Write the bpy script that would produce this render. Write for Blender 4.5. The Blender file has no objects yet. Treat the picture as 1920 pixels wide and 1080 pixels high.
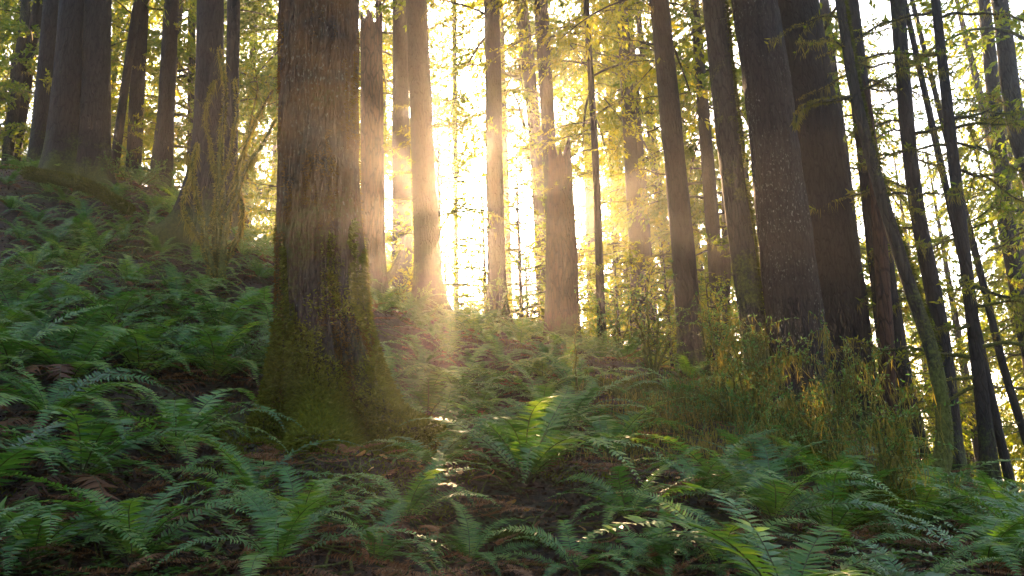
import bpy, math, random
import numpy as np
from mathutils import Matrix, Vector, Euler

random.seed(7); RNG = np.random.default_rng(7)
scene = bpy.context.scene
COL = scene.collection

# ------------------------------------------------------------------ camera
W, H, LENS = 1920.0, 1080.0, 28.0
FPX = W * LENS / 36.0
PITCH, ROLL = math.radians(15.0), math.radians(-1.8)
CAM = np.array([0.0, 0.0, 1.5])
CROT = (Matrix.Rotation(math.pi / 2 + PITCH, 4, 'X') @ Matrix.Rotation(ROLL, 4, 'Z'))
cam_d = bpy.data.cameras.new('camera'); cam = bpy.data.objects.new('camera', cam_d)
COL.objects.link(cam); scene.camera = cam
cam.matrix_world = Matrix.Translation(Vector(CAM)) @ CROT
cam_d.lens = LENS; cam_d.sensor_width = 36; cam_d.clip_start = 0.05; cam_d.clip_end = 3000
R3 = np.array(CROT.to_3x3())

def ray(px, py):
    v = np.array([(px - W / 2) / FPX, -(py - H / 2) / FPX, -1.0])
    v = R3 @ v
    return v / np.linalg.norm(v)

def at(px, py, Y):
    r = ray(px, py)
    return CAM + r * (Y / r[1])

def proj(p):
    v = R3.T @ (np.asarray(p, float) - CAM)
    if v[2] > -1e-3: return (1e6, 1e6)
    return (W / 2 + FPX * v[0] / -v[2], H / 2 - FPX * v[1] / -v[2])

# ------------------------------------------------------------------ light
SUN_DIR = ray(846, 395)
SUN_EL = math.asin(SUN_DIR[2]); SUN_AZ = math.atan2(SUN_DIR[0], SUN_DIR[1])
world = bpy.data.worlds.new('World'); scene.world = world; world.use_nodes = True
wn = world.node_tree.nodes; wl = world.node_tree.links
bgn = wn['Background']
sky = wn.new('ShaderNodeTexSky'); sky.sky_type = 'NISHITA'; sky.sun_disc = False
sky.sun_elevation = SUN_EL; sky.sun_rotation = SUN_AZ
sky.air_density = 1.0; sky.dust_density = 2.5; sky.ozone_density = 1.0
wl.new(sky.outputs[0], bgn.inputs[0]); bgn.inputs[1].default_value = 0.11
sun_d = bpy.data.lights.new('sun', 'SUN'); sun = bpy.data.objects.new('sun', sun_d); COL.objects.link(sun)
sun_d.energy = 5.0; sun_d.angle = math.radians(0.5); sun_d.color = (1.0, 0.64, 0.34)
sun.rotation_euler = Vector(SUN_DIR).to_track_quat('Z', 'Y').to_euler()
sun.location = (0, 30, 40)
scene.view_settings.view_transform = 'Standard'; scene.view_settings.look = 'None'
scene.view_settings.gamma = 1.0
scene.view_settings.exposure = 3.25

cy = scene.cycles
cy.use_denoising = True; cy.use_adaptive_sampling = False
cy.max_bounces = 6; cy.diffuse_bounces = 3; cy.glossy_bounces = 2; cy.transmission_bounces = 4
cy.volume_bounces = 0; cy.transparent_max_bounces = 4
cy.sample_clamp_indirect = 4.0; cy.sample_clamp_direct = 0.0
cy.caustics_reflective = False; cy.caustics_refractive = False

# ------------------------------------------------------------------ numpy noise
_P = RNG.integers(0, 2 ** 31, size=(64, 64, 64)).astype(np.float64) / 2 ** 31
def vnoise(x, y, z):
    x, y, z = np.broadcast_arrays(np.asarray(x, float), np.asarray(y, float), np.asarray(z, float))
    xi = np.floor(x).astype(int); yi = np.floor(y).astype(int); zi = np.floor(z).astype(int)
    fx = x - xi; fy = y - yi; fz = z - zi
    fx = fx * fx * (3 - 2 * fx); fy = fy * fy * (3 - 2 * fy); fz = fz * fz * (3 - 2 * fz)
    r = 0
    for a in (0, 1):
        for b in (0, 1):
            for c in (0, 1):
                w = (fx if a else 1 - fx) * (fy if b else 1 - fy) * (fz if c else 1 - fz)
                r = r + w * _P[(xi + a) & 63, (yi + b) & 63, (zi + c) & 63]
    return r * 2 - 1
def fbm(x, y, z, o=3):
    r = 0; a = 1.0; f = 1.0
    for i in range(o):
        r = r + a * vnoise(x * f + 7.3 * i, y * f + 3.1 * i, z * f + 11.7 * i); a *= .5; f *= 2.03
    return r

# ------------------------------------------------------------------ terrain
ctrl_px = [  # px, py, Y of visible ground
 (0,1080,3.4),(300,1080,3.6),(650,1080,3.7),(1000,1080,3.8),(1400,1080,4.0),(1900,1080,5.0),
 (0,820,5.0),(300,820,5.4),(0,640,7.4),(280,640,7.8),(0,480,10.5),(230,480,10.5),(0,330,14.5),(150,325,14),
 (270,350,14.5),(390,470,11.0),(430,600,9),(480,720,7.2),(620,900,6.6),(760,860,6.4),(900,860,6.0),
 (800,720,9.3),(820,610,15.5),(940,610,16),(700,590,15),(560,520,14),(1000,1000,4.5),(1060,860,6.3),(1080,745,8.8),(1060,660,13.5),
 (1200,728,8.8),(1310,738,9.2),(1230,868,7.6),(1130,850,7.3),(1300,930,5.4),(1420,905,7.0),(1400,752,9.2),(1500,800,9.8),
 (1620,830,9.6),(1600,960,6.0),(1700,880,10.0),(1760,950,8.5),(1800,1000,7.5),(1900,970,11),(1600,1050,4.6)]
ctrl = [tuple(at(*c)) for c in ctrl_px]
ctrl += [(0,0,0),(-3,0,.3),(3,0,-.3),(0,-4,-1.0),(-6,0,1.0),(6,0,-1.0),(-10,4,3.2),(9,5,-0.9),(14,10,-1.6),(-14,10,7.0),(-9,-3,.8),(8,-3,-2.2),
         (-16,16,8.2),(-12,22,6.6),(-7,22,5.2),(-2,22,4.0),(3,22,2.6),(8,20,.6),(13,18,-1.2),(-20,26,8),(-10,30,4.0),(0,32,1.0),(10,30,-1.5),(20,26,-3),
         (-24,10,11),(20,6,-3)]
ctrl = np.array(ctrl)
def _tps(r): return np.where(r > 1e-9, r * r * np.log(r + 1e-12), 0)
_n = len(ctrl)
_K = _tps(np.hypot(ctrl[:, None, 0] - ctrl[None, :, 0], ctrl[:, None, 1] - ctrl[None, :, 1])) + np.eye(_n) * .6
_Pm = np.c_[np.ones(_n), ctrl[:, :2]]
_A = np.zeros((_n + 3, _n + 3)); _A[:_n, :_n] = _K; _A[:_n, _n:] = _Pm; _A[_n:, :_n] = _Pm.T
_w = np.linalg.solve(_A, np.r_[ctrl[:, 2], 0, 0, 0])
def ground(x, y, detail=True):
    x = np.asarray(x, float); y = np.asarray(y, float)
    sh = x.shape; x = x.ravel(); y = y.ravel()
    cx = np.clip(x, -24, 20); cyy = np.clip(y, -5, 31)
    z = _w[_n] + _w[_n + 1] * cx + _w[_n + 2] * cyy
    for i in range(_n):
        z = z + _w[i] * _tps(np.hypot(cx - ctrl[i, 0], cyy - ctrl[i, 1]))
    dist = np.hypot(x - cx, y - cyy)
    far = -9 + 4 * fbm(x / 60, y / 60, 0 * x, 3) + 30 * np.clip((np.hypot(x, y) - 260) / 400, 0, 1)
    t = np.clip(dist / 45, 0, 1); t = t * t * (3 - 2 * t)
    z = z * (1 - t) + far * t
    if detail:
        z = z + .10 * fbm(x * .9, y * .9, 0 * x, 4) + .03 * fbm(x * 4, y * 4, 0 * x + 5, 2)
    return z.reshape(sh)
def gz(x, y): return float(ground(np.array([x]), np.array([y]))[0])
def hit(px, py):
    r = ray(px, py); s = np.linspace(1.5, 40, 700)
    P = CAM + s[:, None] * r
    g = ground(P[:, 0], P[:, 1]); k = np.argmax(P[:, 2] < g)
    if not (P[:, 2] < g).any(): return None
    return np.array([P[k, 0], P[k, 1], g[k]])

# ------------------------------------------------------------------ mesh helpers
class MB:
    def __init__(s): s.V = []; s.Q = []; s.n = 0; s.M = []
    def add(s, V, Q, m=0):
        V = np.asarray(V, float).reshape(-1, 3); Q = np.asarray(Q, int).reshape(-1, 4)
        s.V.append(V); s.Q.append(Q + s.n); s.M.append(np.full(len(Q), m)); s.n += len(V)
        return s
    def mesh(s, name, mats, smooth=False):
        V = np.concatenate(s.V); Q = np.concatenate(s.Q); M = np.concatenate(s.M)
        me = bpy.data.meshes.new(name)
        me.vertices.add(len(V)); me.vertices.foreach_set('co', V.astype(np.float32).ravel())
        me.loops.add(Q.size); me.loops.foreach_set('vertex_index', Q.astype(np.int32).ravel())
        me.polygons.add(len(Q)); me.polygons.foreach_set('loop_start', (np.arange(len(Q)) * 4).astype(np.int32))
        me.polygons.foreach_set('material_index', M.astype(np.int32))
        me.polygons.foreach_set('use_smooth', np.full(len(Q), smooth))
        for m in (mats if isinstance(mats, (list, tuple)) else [mats]): me.materials.append(m)
        me.update(calc_edges=True)
        return me

def obj(name, me, parent=None, loc=None):
    o = bpy.data.objects.new(name, me); COL.objects.link(o)
    if parent is not None: o.parent = parent
    if loc is not None: o.location = loc
    return o
def tag(o, label=None, cat=None, group=None, kind=None):
    if label: o['label'] = label
    if cat: o['category'] = cat
    if group: o['group'] = group
    if kind: o['kind'] = kind
    return o
def empty(name, loc, label, cat, group=None):
    o = bpy.data.objects.new(name, None); COL.objects.link(o); o.location = Vector(loc)
    o.empty_display_size = .1
    return tag(o, label, cat, group)

def norm(v): return v / (np.linalg.norm(v, axis=-1, keepdims=True) + 1e-12)
def resample(pts, n):
    pts = np.asarray(pts, float); d = np.r_[0, np.cumsum(np.linalg.norm(np.diff(pts, axis=0), axis=1))]
    t = np.linspace(0, d[-1], n)
    # catmull-like smoothing by cubic hermite per coord
    m = np.gradient(pts, d, axis=0)
    k = np.clip(np.searchsorted(d, t, side='right') - 1, 0, len(d) - 2)
    h = (d[k + 1] - d[k])[:, None]; u = ((t - d[k]) / (d[k + 1] - d[k]))[:, None]
    return ((2*u**3-3*u**2+1)*pts[k] + (u**3-2*u**2+u)*h*m[k] + (-2*u**3+3*u**2)*pts[k+1] + (u**3-u**2)*h*m[k+1])
def frames(P):
    T = norm(np.gradient(P, axis=0))
    ref = np.array([0, 1., 0]) if abs(T[0, 1]) < .8 else np.array([1., 0, 0])
    N = []
    n = norm(np.cross(T[0], ref))
    for i in range(len(P)):
        n = n - T[i] * np.dot(n, T[i]); n = n / (np.linalg.norm(n) + 1e-12); N.append(n)
    N = np.array(N); return T, N, np.cross(T, N)
def tube(P, r, k=6, disp=None):
    P = np.asarray(P, float); r = np.broadcast_to(np.asarray(r, float), (len(P),))
    T, N, B = frames(P)
    a = np.linspace(0, 2 * np.pi, k, endpoint=False)
    rr = np.repeat(r[:, None], k, 1)
    if disp is not None: rr = rr + disp(P, a, rr)
    V = P[:, None] + rr[..., None] * (np.cos(a)[None, :, None] * N[:, None] + np.sin(a)[None, :, None] * B[:, None])
    i = np.arange(len(P) - 1)[:, None]; j = np.arange(k)[None]; j2 = (j + 1) % k
    Q = np.stack([i * k + j, i * k + j2, (i + 1) * k + j2, (i + 1) * k + j], -1)
    return V.reshape(-1, 3), Q.reshape(-1, 4)
def cards(P, D, L, Wd, U=None, waist=.4):
    """rhombic little leaves: base P, direction D, length L, width Wd"""
    n = len(P); D = norm(D)
    if U is None: U = RNG.normal(size=(n, 3))
    S = norm(np.cross(D, U)); L = np.broadcast_to(L, (n,))[:, None]; Wd = np.broadcast_to(Wd, (n,))[:, None]
    V = np.stack([P, P + D * L * waist + S * Wd / 2, P + D * L, P + D * L * waist - S * Wd / 2], 1)
    return V.reshape(-1, 3), np.arange(4 * n).reshape(-1, 4)
def strands(P, L, Wd, sway=.25):
    """hanging strands: two stacked quads each, tapering"""
    n = len(P); a = RNG.uniform(0, np.pi, n); S = np.c_[np.cos(a), np.sin(a), np.zeros(n)]
    L = np.broadcast_to(L, (n,))[:, None]; Wd = np.broadcast_to(Wd, (n,))[:, None]
    d1 = RNG.normal(0, sway, (n, 3)) * L; d1[:, 2] = 0
    A = P; Bm = P + d1 * .5 + np.c_[np.zeros((n, 2)), -L * .5]; C = P + d1 + np.c_[np.zeros((n, 2)), -L]
    V = np.stack([A - S * Wd * .35, A + S * Wd * .35, Bm + S * Wd * .5, Bm - S * Wd * .5, C + S * Wd * .08, C - S * Wd * .08], 1)
    b = 6 * np.arange(n)[:, None]
    Q = np.concatenate([b + np.array([[0, 1, 2, 3]]), b + np.array([[3, 2, 4, 5]])], 1).reshape(-1, 4)
    return V.reshape(-1, 3), Q

# ------------------------------------------------------------------ materials
def newmat(name):
    m = bpy.data.materials.new(name); m.use_nodes = True; nt = m.node_tree
    for n in list(nt.nodes): nt.nodes.remove(n)
    out = nt.nodes.new('ShaderNodeOutputMaterial'); return m, nt, out
def N(nt, t, **kw):
    n = nt.nodes.new(t)
    for k, v in kw.items():
        if k.startswith('i_'): n.inputs[k[2:].replace('_', ' ')].default_value = v
        elif k.startswith('n_'): n.inputs[int(k[2:])].default_value = v
        else: setattr(n, k, v)
    return n
def ramp(nt, fac, stops, link=True):
    r = N(nt, 'ShaderNodeValToRGB'); e = r.color_ramp.elements
    while len(e) < len(stops): e.new(.5)
    for q, (p, c) in zip(e, stops): q.position = p; q.color = (*c, 1) if len(c) == 3 else c
    nt.links.new(fac, r.inputs[0]); return r.outputs[0]
def mixc(nt, fac, a, b, mode='MIX'):
    m = N(nt, 'ShaderNodeMix', data_type='RGBA', blend_type=mode)
    for s, v in ((0, fac), (6, a), (7, b)):
        if isinstance(v, (int, float)): m.inputs[s].default_value = v
        elif isinstance(v, tuple): m.inputs[s].default_value = (*v, 1)
        else: nt.links.new(v, m.inputs[s])
    return m.outputs[2]
def math_(nt, op, a, b=0.0):
    m = N(nt, 'ShaderNodeMath', operation=op)
    for s, v in ((0, a), (1, b)):
        if isinstance(v, (int, float)): m.inputs[s].default_value = v
        else: nt.links.new(v, m.inputs[s])
    return m.outputs[0]

def leafmat(name, c1, c2, c3=None, transl=.45, rough=.5, tcol=None, spec=.4):
    """c1..c2..c3 vary per leaf and per plant; thin leaf that lets light through"""
    m, nt, out = newmat(name); L = nt.links
    geo = N(nt, 'ShaderNodeNewGeometry'); oi = N(nt, 'ShaderNodeObjectInfo')
    tc = N(nt, 'ShaderNodeTexCoord'); nz = N(nt, 'ShaderNodeTexNoise', i_Scale=.9, i_Detail=3.0)
    L.new(geo.outputs['Position'], nz.inputs['Vector'])
    f = math_(nt, 'MULTIPLY', geo.outputs['Random Per Island'], .35)
    f = math_(nt, 'ADD', f, math_(nt, 'MULTIPLY', oi.outputs['Random'], .4))
    f = math_(nt, 'ADD', f, math_(nt, 'MULTIPLY', nz.outputs[0], .5))
    f = math_(nt, 'SUBTRACT', f, .12)
    c = ramp(nt, f, [(.15, c1), (.5, c2), (.85, c3 or c2)])
    p = N(nt, 'ShaderNodeBsdfPrincipled'); p.inputs['Roughness'].default_value = rough
    p.inputs['Specular IOR Level'].default_value = spec
    L.new(c, p.inputs['Base Color'])
    t = N(nt, 'ShaderNodeBsdfTranslucent')
    tc_ = mixc(nt, 1.0, c, tcol or (1.3, 1.15, .5), 'MULTIPLY')
    L.new(tc_, t.inputs['Color'])
    mx = N(nt, 'ShaderNodeMixShader', n_0=transl); L.new(p.outputs[0], mx.inputs[1]); L.new(t.outputs[0], mx.inputs[2])
    L.new(mx.outputs[0], out.inputs[0]); return m

def barkmat(name, dark, light, moss=(.05, .06, .012), moss_amt=.4, lichen=0.0, rust=0.0, scale=1.0, bump=.6):
    m, nt, out = newmat(name); L = nt.links
    tc = N(nt, 'ShaderNodeTexCoord'); mp = N(nt, 'ShaderNodeMapping'); mp.inputs['Scale'].default_value = (9 * scale, 9 * scale, 1.5 * scale)
    oi = N(nt, 'ShaderNodeObjectInfo')
    L.new(tc.outputs['Object'], mp.inputs[0])
    n1 = N(nt, 'ShaderNodeTexNoise', i_Scale=2.2, i_Detail=6.0, i_Roughness=.65, i_Distortion=.5); L.new(mp.outputs[0], n1.inputs['Vector'])
    v1 = N(nt, 'ShaderNodeTexVoronoi', feature='DISTANCE_TO_EDGE', i_Scale=2.4); 
    wv = mixc(nt, .12, mp.outputs[0], n1.outputs['Color'], 'ADD'); L.new(wv, v1.inputs['Vector'])
    n2 = N(nt, 'ShaderNodeTexNoise', i_Scale=1.1, i_Detail=5.0, i_Roughness=.6); L.new(tc.outputs['Object'], n2.inputs['Vector'])
    n3 = N(nt, 'ShaderNodeTexNoise', i_Scale=26.0, i_Detail=4.0, i_Roughness=.7); L.new(tc.outputs['Object'], n3.inputs['Vector'])
    crack = ramp(nt, v1.outputs['Distance'], [(0, (0, 0, 0)), (.13, (1, 1, 1))])
    base = ramp(nt, n1.outputs[0], [(.25, dark), (.75, light)])
    base = mixc(nt, 1.0, base, ramp(nt, v1.outputs['Distance'], [(0, (.35, .33, .32)), (.12, (1, 1, 1))]), 'MULTIPLY')
    if rust:
        rf = math_(nt, 'MULTIPLY', ramp(nt, n2.outputs[0], [(.42, (0, 0, 0)), (.62, (1, 1, 1))]), rust)
        base = mixc(nt, rf, base, (.11, .05, .014))
    if lichen:
        mp2 = N(nt, 'ShaderNodeMapping'); mp2.inputs['Scale'].default_value = (46, 46, 20); L.new(tc.outputs['Object'], mp2.inputs[0])
        n4 = N(nt, 'ShaderNodeTexNoise', i_Scale=1.0, i_Detail=2.0); L.new(mp2.outputs[0], n4.inputs['Vector'])
        n5 = N(nt, 'ShaderNodeTexNoise', i_Scale=1.7, i_Detail=2.0); L.new(tc.outputs['Object'], n5.inputs['Vector'])
        lf = math_(nt, 'MULTIPLY', ramp(nt, n4.outputs[0], [(.60, (0, 0, 0)), (.72, (1, 1, 1))]), ramp(nt, n5.outputs[0], [(.42, (0, 0, 0)), (.6, (1, 1, 1))]))
        base = mixc(nt, math_(nt, 'MULTIPLY', lf, lichen), base, (.34, .35, .33))
    # moss patches: more towards the root collar, broken by noise
    sep = N(nt, 'ShaderNodeSeparateXYZ'); L.new(tc.outputs['Object'], sep.inputs[0])
    hgt = N(nt, 'ShaderNodeMapRange'); hgt.inputs['From Min'].default_value = 2.6; hgt.inputs['From Max'].default_value = 0
    hgt.inputs['To Min'].default_value = -.12; hgt.inputs['To Max'].default_value = .22; L.new(sep.outputs[2], hgt.inputs[0])
    mf = math_(nt, 'ADD', n2.outputs[0], hgt.outputs[0])
    mf = math_(nt, 'ADD', mf, math_(nt, 'MULTIPLY', math_(nt, 'SUBTRACT', n3.outputs[0], .5), .35))
    lo = .66 - moss_amt * .35
    mf = ramp(nt, mf, [(lo, (0, 0, 0)), (lo + .12, (1, 1, 1))])
    mcol = ramp(nt, n3.outputs[0], [(.3, tuple(v * .5 for v in moss)), (.7, tuple(v * 1.6 for v in moss))])
    col = mixc(nt, mf, base, mcol)
    p = N(nt, 'ShaderNodeBsdfPrincipled'); p.inputs['Roughness'].default_value = .9; p.inputs['Specular IOR Level'].default_value = .25
    L.new(col, p.inputs['Base Color'])
    hsum = math_(nt, 'ADD', math_(nt, 'MULTIPLY', crack, .7), math_(nt, 'MULTIPLY', n1.outputs[0], 1.2))
    hsum = math_(nt, 'ADD', hsum, math_(nt, 'MULTIPLY', n3.outputs[0], .5))
    b = N(nt, 'ShaderNodeBump', i_Strength=bump, i_Distance=.035 / scale); L.new(hsum, b.inputs['Height']); L.new(b.outputs[0], p.inputs['Normal'])
    L.new(p.outputs[0], out.inputs[0]); return m

def plain(name, c1, c2, scale=8.0, rough=.85, bump=.5, dist=.02):
    m, nt, out = newmat(name); L = nt.links
    tc = N(nt, 'ShaderNodeTexCoord'); n1 = N(nt, 'ShaderNodeTexNoise', i_Scale=scale, i_Detail=7.0, i_Roughness=.65); L.new(tc.outputs['Object'], n1.inputs['Vector'])
    c = ramp(nt, n1.outputs[0], [(.3, c1), (.7, c2)])
    p = N(nt, 'ShaderNodeBsdfPrincipled'); p.inputs['Roughness'].default_value = rough; L.new(c, p.inputs['Base Color'])
    b = N(nt, 'ShaderNodeBump', i_Strength=bump, i_Distance=dist); L.new(n1.outputs[0], b.inputs['Height']); L.new(b.outputs[0], p.inputs['Normal'])
    L.new(p.outputs[0], out.inputs[0]); return m

M_BARK = barkmat('bark', (.011, .009, .008), (.036, .029, .026), moss_amt=.25)
M_BARK_BIG = barkmat('bark_hero', (.018, .012, .009), (.062, .046, .038), moss=(.055, .05, .010), moss_amt=.5, lichen=.28, rust=.95, scale=1.3, bump=.9)
M_BARK_MOSSY = barkmat('bark_mossy', (.022, .018, .014), (.055, .045, .036), moss=(.08, .085, .015), moss_amt=.6)
M_BARK_LICH = barkmat('bark_speckled', (.012, .009, .008), (.040, .030, .026), moss_amt=.2, lichen=.5)
M_SNAG = barkmat('snag_wood', (.03, .014, .009), (.10, .045, .028), moss_amt=.1, scale=.8)
M_TWIG = barkmat('twig_bark', (.03, .022, .015), (.07, .055, .04), moss=(.08, .085, .015), moss_amt=.9, scale=3)
M_FERN = leafmat('fern_green', (.03, .09, .022), (.085, .19, .038), (.21, .29, .06), transl=.42, rough=.5, tcol=(1.5, 1.4, .4), spec=.6)
M_DEADF = leafmat('fern_brown', (.07, .03, .017), (.15, .065, .032), (.26, .12, .05), transl=.25, rough=.7, tcol=(1.3, 1.0, .6))
M_STEM = plain('fern_stem', (.04, .05, .015), (.10, .09, .03), 10)
M_NEEDLE = leafmat('conifer_needles', (.03, .07, .012), (.08, .12, .016), (.15, .16, .018), transl=.65, rough=.6, tcol=(2.9, 2.35, .5), spec=.25)
M_MOSS = leafmat('moss', (.035, .045, .007), (.085, .10, .012), (.16, .17, .018), transl=.35, rough=.9, tcol=(1.5, 1.3, .5), spec=.1)
M_RUSTMOSS = leafmat('rusty_moss', (.06, .035, .008), (.11, .062, .012), (.10, .085, .014), transl=.35, rough=.9, tcol=(1.5, 1.2, .5), spec=.1)
M_BEARD = leafmat('beard_moss', (.08, .08, .018), (.16, .15, .035), (.28, .24, .06), transl=.5, rough=.8, tcol=(1.5, 1.3, .6), spec=.15)
M_LITTER = leafmat('litter', (.025, .014, .010), (.065, .032, .020), (.12, .06, .03), transl=.15, rough=.8, tcol=(1.2, .9, .6))
M_HERB = leafmat('herb_green', (.04, .12, .03), (.09, .20, .04), (.16, .26, .06), transl=.4, rough=.4)
M_YLEAF = leafmat('fallen_yellow', (.35, .16, .05), (.5, .27, .09), (.55, .36, .2), transl=.3, rough=.5)
def groundmat():
    m, nt, out = newmat('forest_floor'); L = nt.links
    tc = N(nt, 'ShaderNodeTexCoord')
    n1 = N(nt, 'ShaderNodeTexNoise', i_Scale=14.0, i_Detail=8.0, i_Roughness=.7); L.new(tc.outputs['Object'], n1.inputs['Vector'])
    n2 = N(nt, 'ShaderNodeTexNoise', i_Scale=.8, i_Detail=5.0, i_Roughness=.6); L.new(tc.outputs['Object'], n2.inputs['Vector'])
    soil = ramp(nt, n1.outputs[0], [(.3, (.014, .009, .006)), (.52, (.05, .028, .017)), (.7, (.13, .07, .04))])
    ms = ramp(nt, n1.outputs[0], [(.3, (.018, .022, .005)), (.7, (.07, .08, .012))])
    c = mixc(nt, ramp(nt, n2.outputs[0], [(.5, (0, 0, 0)), (.62, (1, 1, 1))]), soil, ms)
    p = N(nt, 'ShaderNodeBsdfPrincipled'); p.inputs['Roughness'].default_value = .95; L.new(c, p.inputs['Base Color'])
    b = N(nt, 'ShaderNodeBump', i_Strength=.9, i_Distance=.05); L.new(n1.outputs[0], b.inputs['Height']); L.new(b.outputs[0], p.inputs['Normal'])
    L.new(p.outputs[0], out.inputs[0]); return m
M_GROUND = groundmat()

# ------------------------------------------------------------------ ground sheet
def axis(lo, hi, step, far):
    a = list(np.arange(lo, hi + 1e-6, step)); s = step
    while a[-1] < far: s *= 1.22; a.append(a[-1] + s)
    s = step; b = []
    x = a[0]
    while x > -far: s *= 1.22; x -= s; b.append(x)
    return np.array(b[::-1] + a)
gx = axis(-12, 12, .11, 420); gy = axis(1, 19, .11, 420)
GX, GY = np.meshgrid(gx, gy); GZ = ground(GX, GY)
nx = len(gx); i, j = np.meshgrid(np.arange(nx - 1), np.arange(len(gy) - 1)); b = j * nx + i
mb = MB(); mb.add(np.stack([GX, GY, GZ], -1), np.stack([b, b + 1, b + nx + 1, b + nx], -1))
tag(obj('ground', mb.mesh('ground', M_GROUND, True)), kind='structure')

# ------------------------------------------------------------------ trunks
def buttress(a, z, z0, lobes, ph, fh):
    w = a + .25 * np.sin(z * 1.3 + ph)
    l1 = np.abs(np.cos(lobes * .5 * w + ph)) ** 3; l2 = np.abs(np.cos((lobes - 1) * .5 * w + ph * 2.3)) ** 4
    return np.exp(-z0 / fh) * (.35 + 1.15 * l1 + .75 * l2) + np.exp(-z0 / (fh * .35)) * (1.1 * l1 + .6 * l2)
def trunk_mesh(name, P, r, mat, k=20, flare=0.0, flare_h=.6, lobes=5, rough=.03, seed=0, rings=None, broken=False, fine=0.0):
    """P relative to the tree's base, P[0] at the foot"""
    P = np.asarray(P, float)
    L = np.linalg.norm(np.diff(P, axis=0), axis=1).sum()
    n = rings or int(min(160, max(14, L * 6)))
    d = np.r_[0, np.cumsum(np.linalg.norm(np.diff(P, axis=0), axis=1))] / L
    PP = resample(P, 200)
    t = np.linspace(0, 1, n) ** 1.35          # finer rings near the foot
    PP = np.stack([np.interp(t, np.linspace(0, 1, 200), PP[:, q]) for q in range(3)], 1)
    rr = np.interp(t, d, r)
    ph = seed * 1.7
    def disp(Pc, a, R):
        z = (Pc[:, 2] - P[0][2])[:, None]
        z0 = np.maximum(z - .5, 0)
        f = flare * buttress(a[None], z, z0, lobes, ph, flare_h)
        ca, sa = np.cos(a)[None], np.sin(a)[None]
        nz = fbm(ca * 1.6 + seed, sa * 1.6, z * .7, 3) * R * .06
        nf = fbm(ca * 9 + seed, sa * 9, z * 1.4, 2) * rough * R
        o = f + nz + nf
        if fine:
            rdg = 1 - 2.2 * np.abs(fbm(ca * 8 + seed + .15 * np.sin(z * 3), sa * 8, z * .9, 2))
            o = o + fine * (.9 * rdg + .8 * fbm(ca * 18 + seed, sa * 18, z * 3.0, 3) + .6 * fbm(ca * 4, sa * 4, z * 4, 3))
        return o
    V, Q = tube(PP, rr, k, disp)
    if broken:
        top = V.reshape(n, k, 3); top[-1, :, 2] += RNG.uniform(-.1, .3, k) + .35 * RNG.uniform(0, 1, k) ** 4; top[-2, :, 2] += RNG.uniform(-.02, .06, k)
        cen = top[-1].mean(0) - np.array([0, 0, .15])
        mbt = MB().add(top.reshape(-1, 3), Q)
        ringi = (n - 1) * k + np.arange(k)
        V2 = np.concatenate([top[-1], top[-1] * .35 + cen * .65])
        mbt.add(V2, np.stack([np.arange(k), (np.arange(k) + 1) % k, (np.arange(k) + 1) % k + k, np.arange(k) + k], 1))
        return mbt.mesh(name, mat, True), PP, rr
    return MB().add(V, Q).mesh(name, mat, True), PP, rr

# hanging moss on a polyline
def beard(P, density, lmin, lmax, wd=.006, spread=.03):
    P = np.asarray(P); L = np.linalg.norm(np.diff(P, axis=0), axis=1).sum(); n = max(4, int(L * density))
    # clumped: strands gather at some spots
    c = RNG.uniform(0, 1, max(3, int(L * 5))); amp = RNG.uniform(.2, 1, len(c)) ** 1.6
    w = RNG.integers(0, len(c), n); t = np.clip(c[w] + RNG.normal(0, .22 / max(L, .5) * .5, n), 0, 1)
    s = np.linspace(0, 1, len(P)); X = np.stack([np.interp(t, s, P[:, q]) for q in range(3)], 1)
    X = X + RNG.normal(0, spread * .4, (n, 3))
    return strands(X, RNG.uniform(lmin, lmax, n) * amp[w] + .02, wd * RNG.uniform(.5, 1.3, n))
def fuzz(P, r, density, size=.03):
    P = np.asarray(P); L = np.linalg.norm(np.diff(P, axis=0), axis=1).sum(); n = int(L * density)
    t = RNG.uniform(0, 1, n); s = np.linspace(0, 1, len(P)); X = np.stack([np.interp(t, s, P[:, q]) for q in range(3)], 1)
    rr = np.interp(t, s, np.broadcast_to(r, (len(P),))); D = norm(RNG.normal(size=(n, 3)) + np.array([0, 0, .35]))
    return cards(X + D * rr[:, None] * .8, D + RNG.normal(0, .4, (n, 3)), size * RNG.uniform(.5, 1.3, n), size * .3)

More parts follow.
